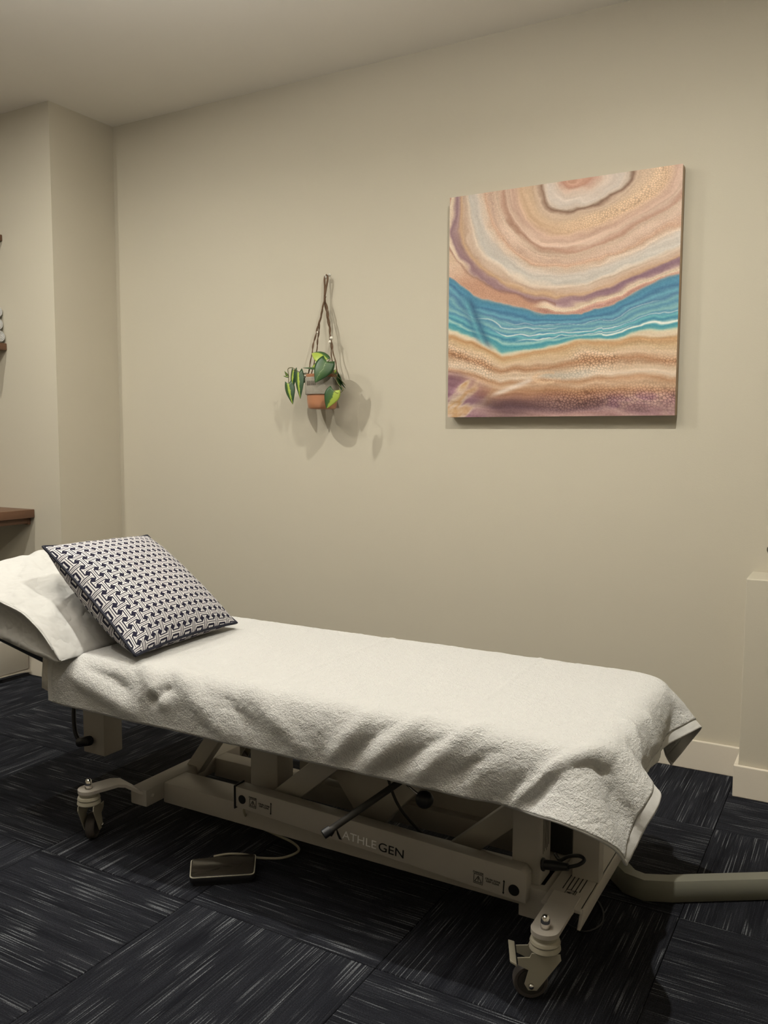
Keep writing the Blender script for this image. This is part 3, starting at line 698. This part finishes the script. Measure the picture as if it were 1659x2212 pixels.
# caster arms
b = bmesh.new()
def strip(b, line, wd, th):
    """plate following line of (x,y,z) with width along given dir"""
    n = len(line); L = []
    for i, (p, s) in enumerate(line):
        p = Vector(p); s = Vector(s).normalized()*wd/2
        t = Vector(line[min(i+1, n-1)][0])-Vector(line[max(i-1, 0)][0]); nn = t.cross(s).normalized()
        if nn.z < 0: nn = -nn
        L.append([b.verts.new(p+s), b.verts.new(p-s), b.verts.new(p-s-nn*th), b.verts.new(p+s-nn*th)])
    for a, c in zip(L, L[1:]):
        for k in range(4): b.faces.new((a[k], c[k], c[(k+1) % 4], a[(k+1) % 4]))
    b.faces.new(L[0]); b.faces.new(L[-1][::-1]); bmesh.ops.recalc_face_normals(b, faces=b.faces[:])
def caster(cx, cy, sz, arm_line, wheel_dir, full, far=False):
    b = bmesh.new(); strip(b, arm_line, .062, .009)
    lathe(b, [(0, sz-.0095), (.031, sz-.0095), (.031, sz+.0006), (0, sz+.0006)], (cx, cy, 0), 24)
    A = keep(obj('caster_arm', b, M_frame, TB, auto=40))
    b = bmesh.new(); lathe(b, [(0, .031), (.006, .029), (.0095, .023), (.0105, .014), (.0105, 0), (0, 0)], (cx, cy, sz), 16); keep2(obj('dome_nut', b, M_chrome, smooth=True), A)
    b = bmesh.new()
    lathe(b, [(0, sz-.009), (.028, sz-.009), (.029, sz-.014), (.0265, sz-.016), (.0265, sz-.020), (.031, sz-.022), (.033, sz-.028), (.031, sz-.032), (.033, sz-.036), (.034, sz-.042), (.030, sz-.046), (0, sz-.046)], (cx, cy, 0), 28)
    dv = Vector((math.cos(wheel_dir), math.sin(wheel_dir), 0)); sv = Vector((-dv.y, dv.x, 0)); wr = .0375
    wc = Vector((cx, cy, wr))+dv*.030
    for s in (-1, 1):
        z = Vector((0, 0, 1)); c0 = Vector((cx, cy, 0))+sv*.021*s
        pts = [c0-dv*.030+z*(sz-.044), c0-dv*.032+z*(sz-.056), c0+dv*.018+z*.027, c0+dv*.036+z*.027, c0+dv*.044+z*.040, c0+dv*.036+z*(.072), c0+dv*.058+z*(.082), c0+dv*.060+z*.098, c0+dv*.034+z*.100, c0+dv*.030+z*(sz-.044)]
        prism(b, pts, (0, 0, 0), tuple(sv*.003*s), .0)
    K = keep(obj('caster_fork', b, M_caster, TB, auto=35))
    b = bmesh.new(); lathe(b, [(0, -.011), (.028, -.011), (.029, -.013), (wr-.003, -.013), (wr, -.008), (wr, .008), (wr-.003, .013), (.029, .013), (.028, .011), (0, .011)], wc, 32, tuple(sv))
    W = keep(obj('wheel', b, M_wheel, TB, auto=40))
    b = bmesh.new(); lathe(b, [(0, -.0125), (.027, -.0125), (.027, .0125), (0, .0125)], wc, 28, tuple(sv)); keep2(obj('wheel_hub', b, M_wheelin, auto=40), W)
    for s in (-1, 1):
        b = bmesh.new(); lathe(b, [(0, .031), (.005, .030), (.006, .024), (0, .024)], wc, 12, tuple(sv*s)); keep2(obj('axle_nut', b, M_chrome, smooth=True), W)
    if full:
        b = bmesh.new(); e = Vector((cx, cy, 0))+dv*.066; zz = Vector((0, 0, 1))
        prism(b, [e-sv*.036+zz*.094-dv*.004, e+sv*.036+zz*.086-dv*.004, e+sv*.032+zz*.092+dv*.010, e-sv*.032+zz*.100+dv*.010], (0, 0, 0), (0, 0, .005), .001)
        keep2(obj('brake_pedal', b, M_caster, auto=40), K)
        b = bmesh.new()
        for dd, hh in ((.052, .090), (.036, .092)): lathe(b, [(0, .026), (.003, .0255), (.0035, .024), (0, .024)], Vector((cx, cy, hh))+dv*dd, 10, tuple(-sv))
        keep2(obj('rivet', b, M_chrome), K)
ydir, xdir = (0, 1, 0), (1, 0, 0)
sz = .153
caster(-.556, 1.685, sz, [((-.556, 1.685, sz), xdir), ((-.557, 1.775, sz), xdir), ((-.558, 1.792, sz-.004), xdir), ((-.560, 1.805, sz-.004), xdir), ((-.560, 1.85, .150), xdir)], math.radians(205), True)
caster(-1.955, 1.690, .162, [((-1.955, 1.690, .162), (1, -.15, 0)), ((-1.930, 1.765, .162), (1, -.4, 0)), ((-1.915, 1.785, .158), (1, -.5, 0)), ((-1.88, 1.805, .138), (1, -.4, 0)), ((-1.862, 1.83, .12), (1, 0, 0))], math.radians(120), False)
caster(-.556, 2.34, sz, [((-.556, 2.34, sz), xdir), ((-.557, 2.265, sz), xdir), ((-.560, 2.19, .150), xdir)], math.radians(170), False)
caster(-1.9, 2.34, sz, [((-1.9, 2.34, sz), xdir), ((-1.9, 2.27, sz), xdir), ((-1.87, 2.24, .135), xdir), ((-1.87, 2.20, .135), xdir)], math.radians(170), False)
# lever, knob, plug, motor box
b = bmesh.new(); a, c = atY(700, 1802, 1.62), atY(862, 1690, 1.78); tube(b, [a, a+(c-a)*.5, c, c+(c-a)*.25], .0085, 14); keep(obj('foot_lever', b, M_grip, TB, auto=50))
b = bmesh.new(); tube(b, [a-(c-a)*.01, a+(c-a)*.08], .0115, 14); keep(obj('lever_tip', b, M_black, TB, auto=50))
kb = atY(917, 1727, 1.74); b = bmesh.new(); ball(b, kb, .0215, 20); keep(obj('control_knob', b, M_black, TB, smooth=True))
b = bmesh.new(); tube(b, [kb, atY(882, 1698, 1.78), atY(850, 1670, 1.82)], .003, 8); keep(obj('knob_rod', b, M_chrome, TB, smooth=True))
pa, pb = atY(1172, 1867, 1.86), atY(1228, 1873, 1.86)
b = bmesh.new(); tube(b, [pa, pa+(pb-pa)*.06, pa+(pb-pa)*.1, pa+(pb-pa)*.5, pb], .01, 14, True, 0, [.0155, .0155, .0115, .0115, .008]); keep(obj('power_plug', b, M_black, TB, auto=50))
b = bmesh.new(); tube(b, [pb, atY(1250, 1868, 1.86), atY(1262, 1858, 1.87), atY(1252, 1849, 1.88), atY(1228, 1850, 1.9), atY(1210, 1858, 1.92), atY(1200, 1845, 1.95)], .0045, 8, True, 6); keep(obj('power_cord', b, M_black, TB, smooth=True))
b = bmesh.new(); c = atY(1213, 1830, 2.06); box(b, c.x-.04, c.x+.035, 2.04, 2.10, .14, .27, .006); keep(obj('motor_box', b, M_grip, TB, auto=40))
b = bmesh.new(); tube(b, [(-1.16, 1.965, .42), (-1.11, 1.965, .30), (-1.06, 1.96, .20), (-.98, 2.0, .10)], .004, 6, True, 6); keep(obj('motor_cable', b, M_grip, TB, smooth=True))
# rating label on the foot cross member (printed lines and symbol) and upright
Mflat = Matrix.Translation(atZ(1232, 1929, .1455)) @ Matrix.Rotation(math.radians(88), 4, 'Z')
CM = [o for o in TB.children if o.name.startswith('cross_member')][1]
warn(None, CM, 0, .9, Mflat)
b = bmesh.new()
for k in range(5):
    x = -.592+k*.010+.012; box(b, x, x+.0022, 1.875, 1.945-.004*(k % 2), .1452, .1456)
keep2(obj('printed_label', b, M_mark), CM)
UP = [o for o in TB.children if o.name.startswith('upright')][0]
b = bmesh.new()
for k in range(6):
    y = 1.885+k*.008; box(b, -.6318, -.6314, y, y+.0022, .21+.004*(k % 3), .31-.006*(k % 2))
keep2(obj('printed_label', b, M_mark), UP)
# floor control with cable
FC = thing('foot_control', 'slim dark glossy foot control with pale rim and beige cable on the carpet', 'foot control', (-1.48, 1.73, 0))
zt_ = .026
cr = [atZ(412, 1856, zt_+.012), atZ(409, 1897, zt_), atZ(550, 1888, zt_), atZ(554, 1844, zt_+.012)]
def rounded(cr, r=.012, n=5):
    out = []
    for i in range(4):
        p, a, c = cr[i], cr[i-1], cr[(i+1) % 4]; da, dc = (a-p).normalized(), (c-p).normalized()
        for k in range(n+1):
            f = k/n; out.append(p+da*r*(1-f)**2+dc*r*f**2)
    return out
oc = rounded(cr); cen = sum(cr, Vector())/4
b = bmesh.new(); prism(b, [p-Vector((0, 0, .016)) for p in oc], (0, 0, 0), (0, 0, .0135), .001); keep(obj('case', b, M_black, FC, auto=40))
b = bmesh.new(); prism(b, [p-Vector((0, 0, .0025)) for p in oc], (0, 0, 0), (0, 0, .0025), .0008); keep(obj('pale_rim', b, M_rim, FC, auto=40))
b = bmesh.new(); prism(b, [cen+(p-cen)*.965+Vector((0, 0, -.001)) for p in oc], (0, 0, 0), (0, 0, .0022), .0005); keep(obj('glossy_panel', b, M_glossy, FC, auto=40))
b = bmesh.new(); prism(b, [Vector((cen.x+(p.x-cen.x)*.9, cen.y+(p.y-cen.y)*.9, 0)) for p in oc], (0, 0, 0), (0, 0, .014)); keep(obj('rubber_foot', b, M_black, FC))
b = bmesh.new(); q = [(527, 1752, .13), (545, 1778, .05), (590, 1800, .012), (632, 1820, .006), (645, 1838, .006), (610, 1853, .006), (560, 1853, .010), (545, 1849, .02), (520, 1845, .030), (490, 1845, .032), (462, 1850, .026)]
tube(b, [(-1.53, 1.90, .15)]+[atZ(x, y, z) for x, y, z in q[:]], .0036, 8, True, 6); keep(obj('cable', b, M_cable, FC, smooth=True))

# bent floor bar at the foot end
b = bmesh.new()
line = [(-.80, 2.50), (-.60, 2.315), (-.535, 2.245), (-.500, 2.205), (-.46, 2.195), (-.40, 2.222), (-.17, 2.372), (.35, 2.70)]
sides = []
for i, (x, y) in enumerate(line):
    a_, c_ = Vector(line[max(i-1, 0)]), Vector(line[min(i+1, len(line)-1)]); d = (c_-a_).normalized(); sides.append(Vector((-d.y, d.x)))
prof = [(-.022, .002), (.022, .002), (.027, .012), (.027, .042), (.018, .056), (-.018, .056), (-.027, .042), (-.027, .012)]
rings = [[b.verts.new((x+s.x*p, y+s.y*p, z)) for p, z in prof] for (x, y), s in zip(line, sides)]
for r0, r1 in zip(rings, rings[1:]):
    for k in range(8): b.faces.new((r0[k], r0[(k+1) % 8], r1[(k+1) % 8], r1[k]))
b.faces.new(rings[0][::-1]); b.faces.new(rings[-1]); bmesh.ops.recalc_face_normals(b, faces=b.faces[:])
o = obj('floor_bar', b, simple('grey_enamel', (.17, .168, .135), .4, 0, .4), None, auto=50)
tag(o, 'bent grey metal bar lying along the carpet beyond the foot of the table', 'metal bar')
# thin loose cable on the carpet
b = bmesh.new(); tube(b, [atZ(x, y, .004) for x, y in ((1215, 1990), (1260, 2012), (1295, 2000), (1304, 1975), (1290, 1945), (1262, 1935))], .0022, 6, True, 6)
o = obj('loose_cable', b, M_black, None, smooth=True); tag(o, 'thin black cable looped on the carpet near the foot-end caster', 'cable')

# ------------------------------------------------------------------ cloth simulation of the towel over the table
def drape():
    x0, x1, y0, y1 = -2.075, -.318, 1.540, 2.465
    h = .0145; nx, ny = int((x1-x0)/h)+1, int((y1-y0)/h)+1
    gx, gy = np.meshgrid(np.linspace(x0, x1, nx), np.linspace(y0, y1, ny), indexing='ij')
    X = np.stack([gx, gy, np.full_like(gx, ZT+.02)], -1)
    X[..., 2] += .003*np.sin(gx*23+2*np.sin(gy*7))*np.sin(gx*9)
    Xp = X.copy(); hx, hy = gx[1, 0]-gx[0, 0], gy[0, 1]-gy[0, 0]; hd = math.hypot(hx, hy)
    RE = .045
    def sdf(P):
        OFF = .022
        x, y, z = P[..., 0], P[..., 1], P[..., 2]
        r = np.where(x > -1.2, RC, .02)
        cx, cy = (BXF+(-2.6))/2, (BY0+BY1)/2; ax, ay = (BXF+2.6)/2, (BY1-BY0)/2
        qx, qy = np.abs(x-cx)-ax+r, np.abs(y-cy)-ay+r
        d2 = np.hypot(np.maximum(qx, 0), np.maximum(qy, 0))+np.minimum(np.maximum(qx, qy), 0)-r-OFF
        zt = ZT+.012+np.maximum(BXH-.01-x, 0)*.21
        hz = .07; cz = zt-hz
        a, c = d2+RE, np.abs(z-cz)-hz+RE
        return np.hypot(np.maximum(a, 0), np.maximum(c, 0))+np.minimum(np.maximum(a, c), 0)-RE
    def con(A, B, L, k=1.0):
        d = B-A; l = np.sqrt((d*d).sum(-1, keepdims=True))+1e-9; c = d*((l-L)/l*.5*k); A += c; B -= c
    wts = rng.normal(size=(nx, ny))*.0
    for it in range(260):
        vel = (X-Xp)*.965; Xp = X.copy(); X = X+vel; X[..., 2] -= 9.8*.006**2
        if it < 80:   # small air push that starts folds along the hanging edges
            X[..., 1] += (.00016*np.sin(gx*17+1.3)+.00012*np.sin(gx*29+.4))*(gy < 1.70)
        for k in range(9):
            for s in (0, 1):
                con(X[s:-1:2], X[s+1::2][:X[s:-1:2].shape[0]], hx); 
                con(X[:, s:-1:2], X[:, s+1::2][:, :X[:, s:-1:2].shape[1]], hy)
            for s in (0, 1):
                a = X[s:-1:2, :-1]; c = X[s+1::2, 1:][:a.shape[0]]; con(a, c, hd, .5)
                a = X[s:-1:2, 1:]; c = X[s+1::2, :-1][:a.shape[0]]; con(a, c, hd, .5)
            if k % 3 == 0:
                for s in range(6):      # long-range stiffness
                    a = X[s:-5:6]; c = X[s+5::6][:a.shape[0]]; con(a, c, 5*hx, .35)
                    a = X[:, s:-5:6]; c = X[:, s+5::6][:, :a.shape[1]]; con(a, c, 5*hy, .35)
            for s in (0, 1, 2):      # bending
                a = X[s:-2:3]; c = X[s+2::3][:a.shape[0]]; con(a, c, 2*hx, .35)
                a = X[:, s:-2:3]; c = X[:, s+2::3][:, :a.shape[1]]; con(a, c, 2*hy, .35)
        d = sdf(X); e = 1e-4; hit = d < 0
        G = np.stack([sdf(X+np.array(v))-d for v in ((e, 0, 0), (0, e, 0), (0, 0, e))], -1)/e
        X = X-np.where(hit, d, 0)[..., None]*G
        fr = hit & (G[..., 2] > .5)
        X[..., :2] = np.where(fr[..., None], Xp[..., :2]+(X[..., :2]-Xp[..., :2])*.25, X[..., :2])
    return X, gx, gy
X, gx, gy = drape()
def normals(X):
    a = np.gradient(X, axis=0); b = np.gradient(X, axis=1); n = np.cross(a, b); return n/(np.linalg.norm(n, axis=-1, keepdims=True)+1e-12)
def resample(A, k):
    """bilinear-smooth upsample by k (cubic) of grid A (nx,ny,...)"""
    for ax in (0, 1):
        A = np.moveaxis(A, ax, 0); n = A.shape[0]; f = np.arange((n-1)*k+1)/k; i = np.minimum(f.astype(int), n-2); t = (f-i).reshape(-1, *([1]*(A.ndim-1)))
        p0, p1, p2, p3 = A[np.maximum(i-1, 0)], A[i], A[i+1], A[np.minimum(i+2, n-1)]
        A = .5*(2*p1+(p2-p0)*t+(2*p0-5*p1+4*p2-p3)*t*t+(3*p1-p0-3*p2+p3)*t**3); A = np.moveaxis(A, 0, ax)
    return A
cw = np.exp(-(((gx-gx.max())**2+(gy-gy.min())**2)/.13**2))     # the near corner flares outwards
X = X+cw[..., None]*np.array((.055, .0, .03))
X, GX, GY = resample(X, 3), resample(gx, 3), resample(gy, 3)
def ridge(x, y, p, q, w, h, taper=1.0):
    p, q = np.array(p), np.array(q); d = q-p; L = np.hypot(*d); d = d/L
    s = ((x-p[0])*d[0]+(y-p[1])*d[1])/L; r = (x-p[0])*-d[1]+(y-p[1])*d[0]
    return h*np.exp(-(r/w)**2)*sst(-.15, .2, s)*sst(1.15, .8, s)
N_ = normals(X)
# folds: (start, end) on the unfolded cloth (x, y), width, height
FOLDS = [((-1.97, 1.64), (-1.70, 1.56), .030, .012), ((-1.72, 1.70), (-1.60, 1.60), .020, .010), ((-1.92, 1.68), (-1.74, 1.62), .022, -.014), ((-1.66, 1.60), (-1.58, 1.66), .018, -.013),
         ((-1.62, 1.72), (-1.38, 1.55), .028, .009), ((-1.50, 1.72), (-1.30, 1.58), .024, -.010), ((-1.36, 1.70), (-1.14, 1.56), .026, .008), ((-1.08, 1.56), (-.98, 1.68), .020, .009),
         ((-1.04, 1.55), (-.92, 1.68), .018, -.009), ((-.98, 1.56), (-.84, 1.70), .020, .010), ((-.93, 1.55), (-.78, 1.68), .017, -.010), ((-.86, 1.55), (-.70, 1.72), .020, .009), ((-.78, 1.56), (-.64, 1.68), .016, -.008),
         ((-.62, 1.55), (-.46, 1.72), .014, .014), ((-.57, 1.56), (-.43, 1.70), .016, -.010),
         ((-.36, 1.80), (-.46, 1.90), .016, .010), ((-.36, 1.98), (-.44, 2.0), .018, .008), ((-1.30, 1.72), (-1.28, 2.38), .006, .003), ((-.78, 1.80), (-.80, 2.38), .006, .0025), ((-1.0, 1.95), (-.6, 1.93), .006, .0015), ((-1.1, 2.1), (-.75, 2.12), .006, .0015)]
disp = np.zeros(GX.shape)
for p, q, w_, h_ in FOLDS: disp += ridge(GX, GY, p, q, w_, h_)
disp = np.where(disp < 0, disp*(1-.9*sst(.15, .6, N_[..., 2])), disp)
disp += .0022*(fbm(GX*14+50, GY*14+50, 3, 5)-.5)*2
X = X+N_*disp[..., None]
X = X+N_*((fbm(GX*90+200, GY*90+200, 2, 12)-.5)*.0022)[..., None]
nx, ny = X.shape[:2]
hb = 6    # columns of the woven hem at both ends
TW = thing('towel', 'large white terry towel spread over the treatment table, its corners hanging at the foot end', 'towel', (-1.25, 2.0, ZT))
for nm, sl, mt in (('terry_cloth', slice(hb-1, nx-hb+1), M_terry), ('woven_hem', slice(0, hb), M_hem), ('woven_hem', slice(nx-hb, nx), M_hem)):
    V = X[sl]; me = grid_mesh(nm, V.reshape(-1, 3), V.shape[0], V.shape[1])
    o = new_mesh_obj(nm, me, mt, TW); s = o.modifiers.new('thick', 'SOLIDIFY'); s.thickness = .005 if nm == 'terry_cloth' else .003; s.offset = 1; keep(o)
# hem roll along the long edges
for row in (0, -1):
    b = bmesh.new(); tube(b, [tuple(p) for p in X[::3, row]], .0042, 6); keep(obj('side_hem', b, M_hem, TW, smooth=True))

# under-sheet
prof = [(BY0-.016, ZT-.118), (BY0-.015, ZT-.08), (BY0-.010, ZT-.03), (BY0-.002, ZT-.012), (BY0+.012, ZT-.002), (BY0+.1, ZT+.001), (2.0, ZT+.001), (BY1-.1, ZT+.001), (BY1-.012, ZT-.002), (BY1+.004, ZT-.004), (BY1+.012, ZT-.03), (BY1+.014, ZT-.08), (BY1+.015, ZT-.11)]
xs = np.linspace(-2.112, -.62, 60); V = []
for x in xs:
    lift = max(BXH-.01-x, 0)*.2
    for y, z in prof: V.append((x, y+(.002*math.sin(x*40) if z < ZT-.05 else 0), z+lift))
me = grid_mesh('under_sheet', np.array(V), len(xs), len(prof)); o = new_mesh_obj('under_sheet', me, M_under)
s = o.modifiers.new('thick', 'SOLIDIFY'); s.thickness = .0010; s.offset = 0
tag(o, 'beige under-sheet between the towel and the table, its hem showing below the pillow', 'sheet')

# ------------------------------------------------------------------ white pillow
def make_pillow():
    nu, nv = 90, 90
    u = np.linspace(-1, 1, nu)[:, None]*np.ones((1, nv)); v = np.ones((nu, 1))*np.linspace(-1, 1, nv)[None]
    xr, xl, yn, yf = -1.965, -2.60, 1.605, 2.34
    x = xl+(u+1)/2*(xr-xl); y = yn+(v+1)/2*(yf-yn)
    y = y+.05*(u > 0)*u**2*(v < 0)*(-v)**3*0
    zb = ZT+.010+np.maximum(-1.99-x, 0)*.20+.0*u
    prof = (1-np.abs(u)**3.2)
    T = .030*(1-np.clip(v, 0, 1)**6)+.135*prof*(1-.42*np.clip(-v, 0, 1)**2.2)*(1-np.clip(v, 0, 1)**4)
    T = T*np.sqrt(np.clip(1-np.abs(u)**10, 0, 1))
    D = np.zeros_like(u)
    for p, q, w_, h_ in (((-2.15, 1.62), (-2.45, 1.95), .03, .012), ((-2.02, 1.62), (-2.20, 1.80), .022, .009), ((-2.0, 1.7), (-2.25, 1.72), .02, -.008), ((-2.1, 1.75), (-2.4, 2.15), .03, -.010),
                         ((-2.25, 1.62), (-2.5, 1.75), .02, .008), ((-2.05, 1.9), (-2.4, 2.2), .025, .008), ((-2.28, 1.8), (-2.55, 1.95), .015, -.006), ((-2.3, 2.05), (-2.58, 2.2), .02, .006)):
        D += ridge(x, y, p, q, w_, h_)
    D += .016*(fbm(x*9+30, y*9+30, 4, 17)-.5)-.012*np.abs(fbm(x*7+y*5+60, y*9-x*3+60, 3, 19)-.5)
    zt = zb+np.maximum(T+D*np.clip(T/.06, 0, 1), .004)
    zbb = zb-.012*np.exp(-((v+1)/.12)**2)*(1-np.abs(u)**4)
    # top grid, then near side wall, then bottom
    top = np.stack([x, y, zt], -1)
    rows = []
    K = 7
    near_top, near_bot = top[:, 0], np.stack([x[:, 0], y[:, 0]+.006, zbb[:, 0]], -1)
    side = []
    for k in range(1, K):
        f = k/K; p = near_top*(1-f)+near_bot*f; p = p.copy(); p[:, 1] += .018*math.sin(PI*f)*(1-np.abs(u[:, 0])**4)+.006; side.append(p)
    bot = np.stack([x, y+.006*(v < -.99), zbb], -1)
    G = np.concatenate([bot[:, ::-1], np.stack(side[::-1], 1), top], 1)     # (nu, n, 3) strip wrapping bottom -> near side -> top
    return G
G = make_pillow()
G2 = G
PW = thing('pillow', 'wide white cotton pillow on the raised head section of the table', 'pillow', (-2.28, 1.97, ZT+.02))
me = grid_mesh('pillowcase', G2.reshape(-1, 3), G2.shape[0], G2.shape[1], flip=False)
o = new_mesh_obj('pillowcase', me, M_linen, PW); keep(o)
bm = bmesh.new(); bm.from_mesh(me); bmesh.ops.holes_fill(bm, edges=[e for e in bm.edges if e.is_boundary], sides=0); bmesh.ops.recalc_face_normals(bm, faces=bm.faces[:]); bm.to_mesh(me); bm.free()
nb = 90+6
b = bmesh.new(); tube(b, [tuple(p+np.array((0, -.001, 0))) for p in G2[4:-3:2, nb]], .0022, 6); keep(obj('hem_fold', b, M_linen, PW, smooth=True))

# ------------------------------------------------------------------ patterned cushion
def cushion_mat():
    t = NT('navy_lattice_fabric'); c = t.N.new('ShaderNodeTexCoord'); sp = t.N.new('ShaderNodeSeparateXYZ')
    wn = t.N.new('ShaderNodeTexNoise'); t.link(c.outputs['UV'], wn.inputs['Vector']); wn.inputs['Scale'].default_value = 3
    ad = t.N.new('ShaderNodeVectorMath'); ad.operation = 'MULTIPLY_ADD'; t.link(wn.outputs['Color'], ad.inputs[0]); ad.inputs[1].default_value = (.012, .012, 0); t.link(c.outputs['UV'], ad.inputs[2])
    t.link(ad.outputs[0], sp.inputs[0])
    NC = 17.0
    U, Vv = t.math('MULTIPLY', sp.outputs[0], NC), t.math('MULTIPLY', sp.outputs[1], NC)
    fu, fv = t.math('FLOOR', U), t.math('FLOOR', Vv)
    par = t.math('MODULO', t.math('ADD', fu, fv), 2.0)
    lx, ly = t.math('ABSOLUTE', t.math('SUBTRACT', t.math('SUBTRACT', U, fu), .5)), t.math('ABSOLUTE', t.math('SUBTRACT', t.math('SUBTRACT', Vv, fv), .5))
    def sel(a, b_): return t.math('ADD', t.math('MULTIPLY', a, t.math('SUBTRACT', 1.0, par)), t.math('MULTIPLY', b_, par))
    a, b_ = sel(lx, ly), sel(ly, lx)          # a along the bar, b across
    own = t.math('LESS_THAN', b_, .14)
    # intruding neighbours: bar coming in along b, with flared end
    fl = t.math('MAXIMUM', .14, t.math('SUBTRACT', .42, t.math('MULTIPLY', t.math('SUBTRACT', b_, .25), 1.2)))
    intr = t.math('MULTIPLY', t.math('LESS_THAN', a, fl), t.math('GREATER_THAN', b_, .245))
    white = t.math('MAXIMUM', own, intr)
    line_own = t.math('LESS_THAN', b_, .03); line_in = t.math('MULTIPLY', t.math('LESS_THAN', a, .03), t.math('GREATER_THAN', b_, .30))
    dark = t.math('MAXIMUM', t.math('MULTIPLY', line_own, own), line_in)
    pat = t.math('MULTIPLY', white, t.math('SUBTRACT', 1.0, dark))
    t.set(t.mix(pat, (.018, .017, .034, 1), (.62, .60, .60, 1)), .85, 0, .1)
    t.bump(t.math('ADD', t.math('MULTIPLY', pat, .6), t.noise(t.coord(), 900, 1)), .25, .0012)
    return t.m
cA, cB, cC, cD = atY(93, 1181, 1.70), atY(318, 1157, 2.125), Vector((-1.772, 2.152, .590)), Vector((-1.745, 1.682, .590))
cen = (cA+cB+cC+cD)/4
CU = thing('cushion', 'square navy and white lattice-patterned cushion leaning on the white pillow', 'cushion', tuple(cen))
n = 61
s_ = np.linspace(0, 1, n); uu, vv = np.meshgrid(s_, s_, indexing='ij')
A_, B_, C_, D_ = [np.array(p) for p in (cA, cB, cC, cD)]
Pl = (D_*(1-uu[..., None])+C_*uu[..., None])*(1-vv[..., None])+(A_*(1-uu[..., None])+B_*uu[..., None])*vv[..., None]
nr = np.cross(C_-D_, A_-D_); nr /= np.linalg.norm(nr)
if nr[0] < 0: nr = -nr
a, c = uu*2-1, vv*2-1
# edges pulled in between the corners
pin = .055
ex, ey = (C_-D_), (A_-D_)
Pl = Pl-(a*(1-c**2)*pin*.5*np.abs(a)**2)[..., None]*ex-(c*(1-a**2)*pin*.5*np.abs(c)**2)[..., None]*ey
bulge = (np.clip(1-np.abs(a)**2.6, 0, 1)*np.clip(1-np.abs(c)**2.6, 0, 1))**.55
wr = .006*(fbm(uu*7+3, vv*7+3, 3, 55)-.5)*np.clip(bulge*3, 0, 1)
uvs = np.stack([uu, vv], -1).reshape(-1, 2)
M_cush = cushion_mat(); M_pipe = simple('navy_piping', (.012, .013, .024), .7)
for sg, nm in ((1, 'front_panel'), (-1, 'back_panel')):
    th = .075 if sg > 0 else .11
    V = Pl+nr*(sg*(bulge*th)+wr)[..., None]*1.0
    me = grid_mesh(nm, V.reshape(-1, 3), n, n, flip=(sg < 0), uv=uvs); o = new_mesh_obj(nm, me, M_cush, CU); keep(o)
ring = [Pl[i, 0] for i in range(n)]+[Pl[-1, j] for j in range(1, n)]+[Pl[i, -1] for i in range(n-2, -1, -1)]+[Pl[0, j] for j in range(n-2, 0, -1)]
b = bmesh.new(); tube(b, [tuple(p) for p in ring]+[tuple(ring[0])], .0045, 8); keep(obj('piping', b, M_pipe, CU, smooth=True))
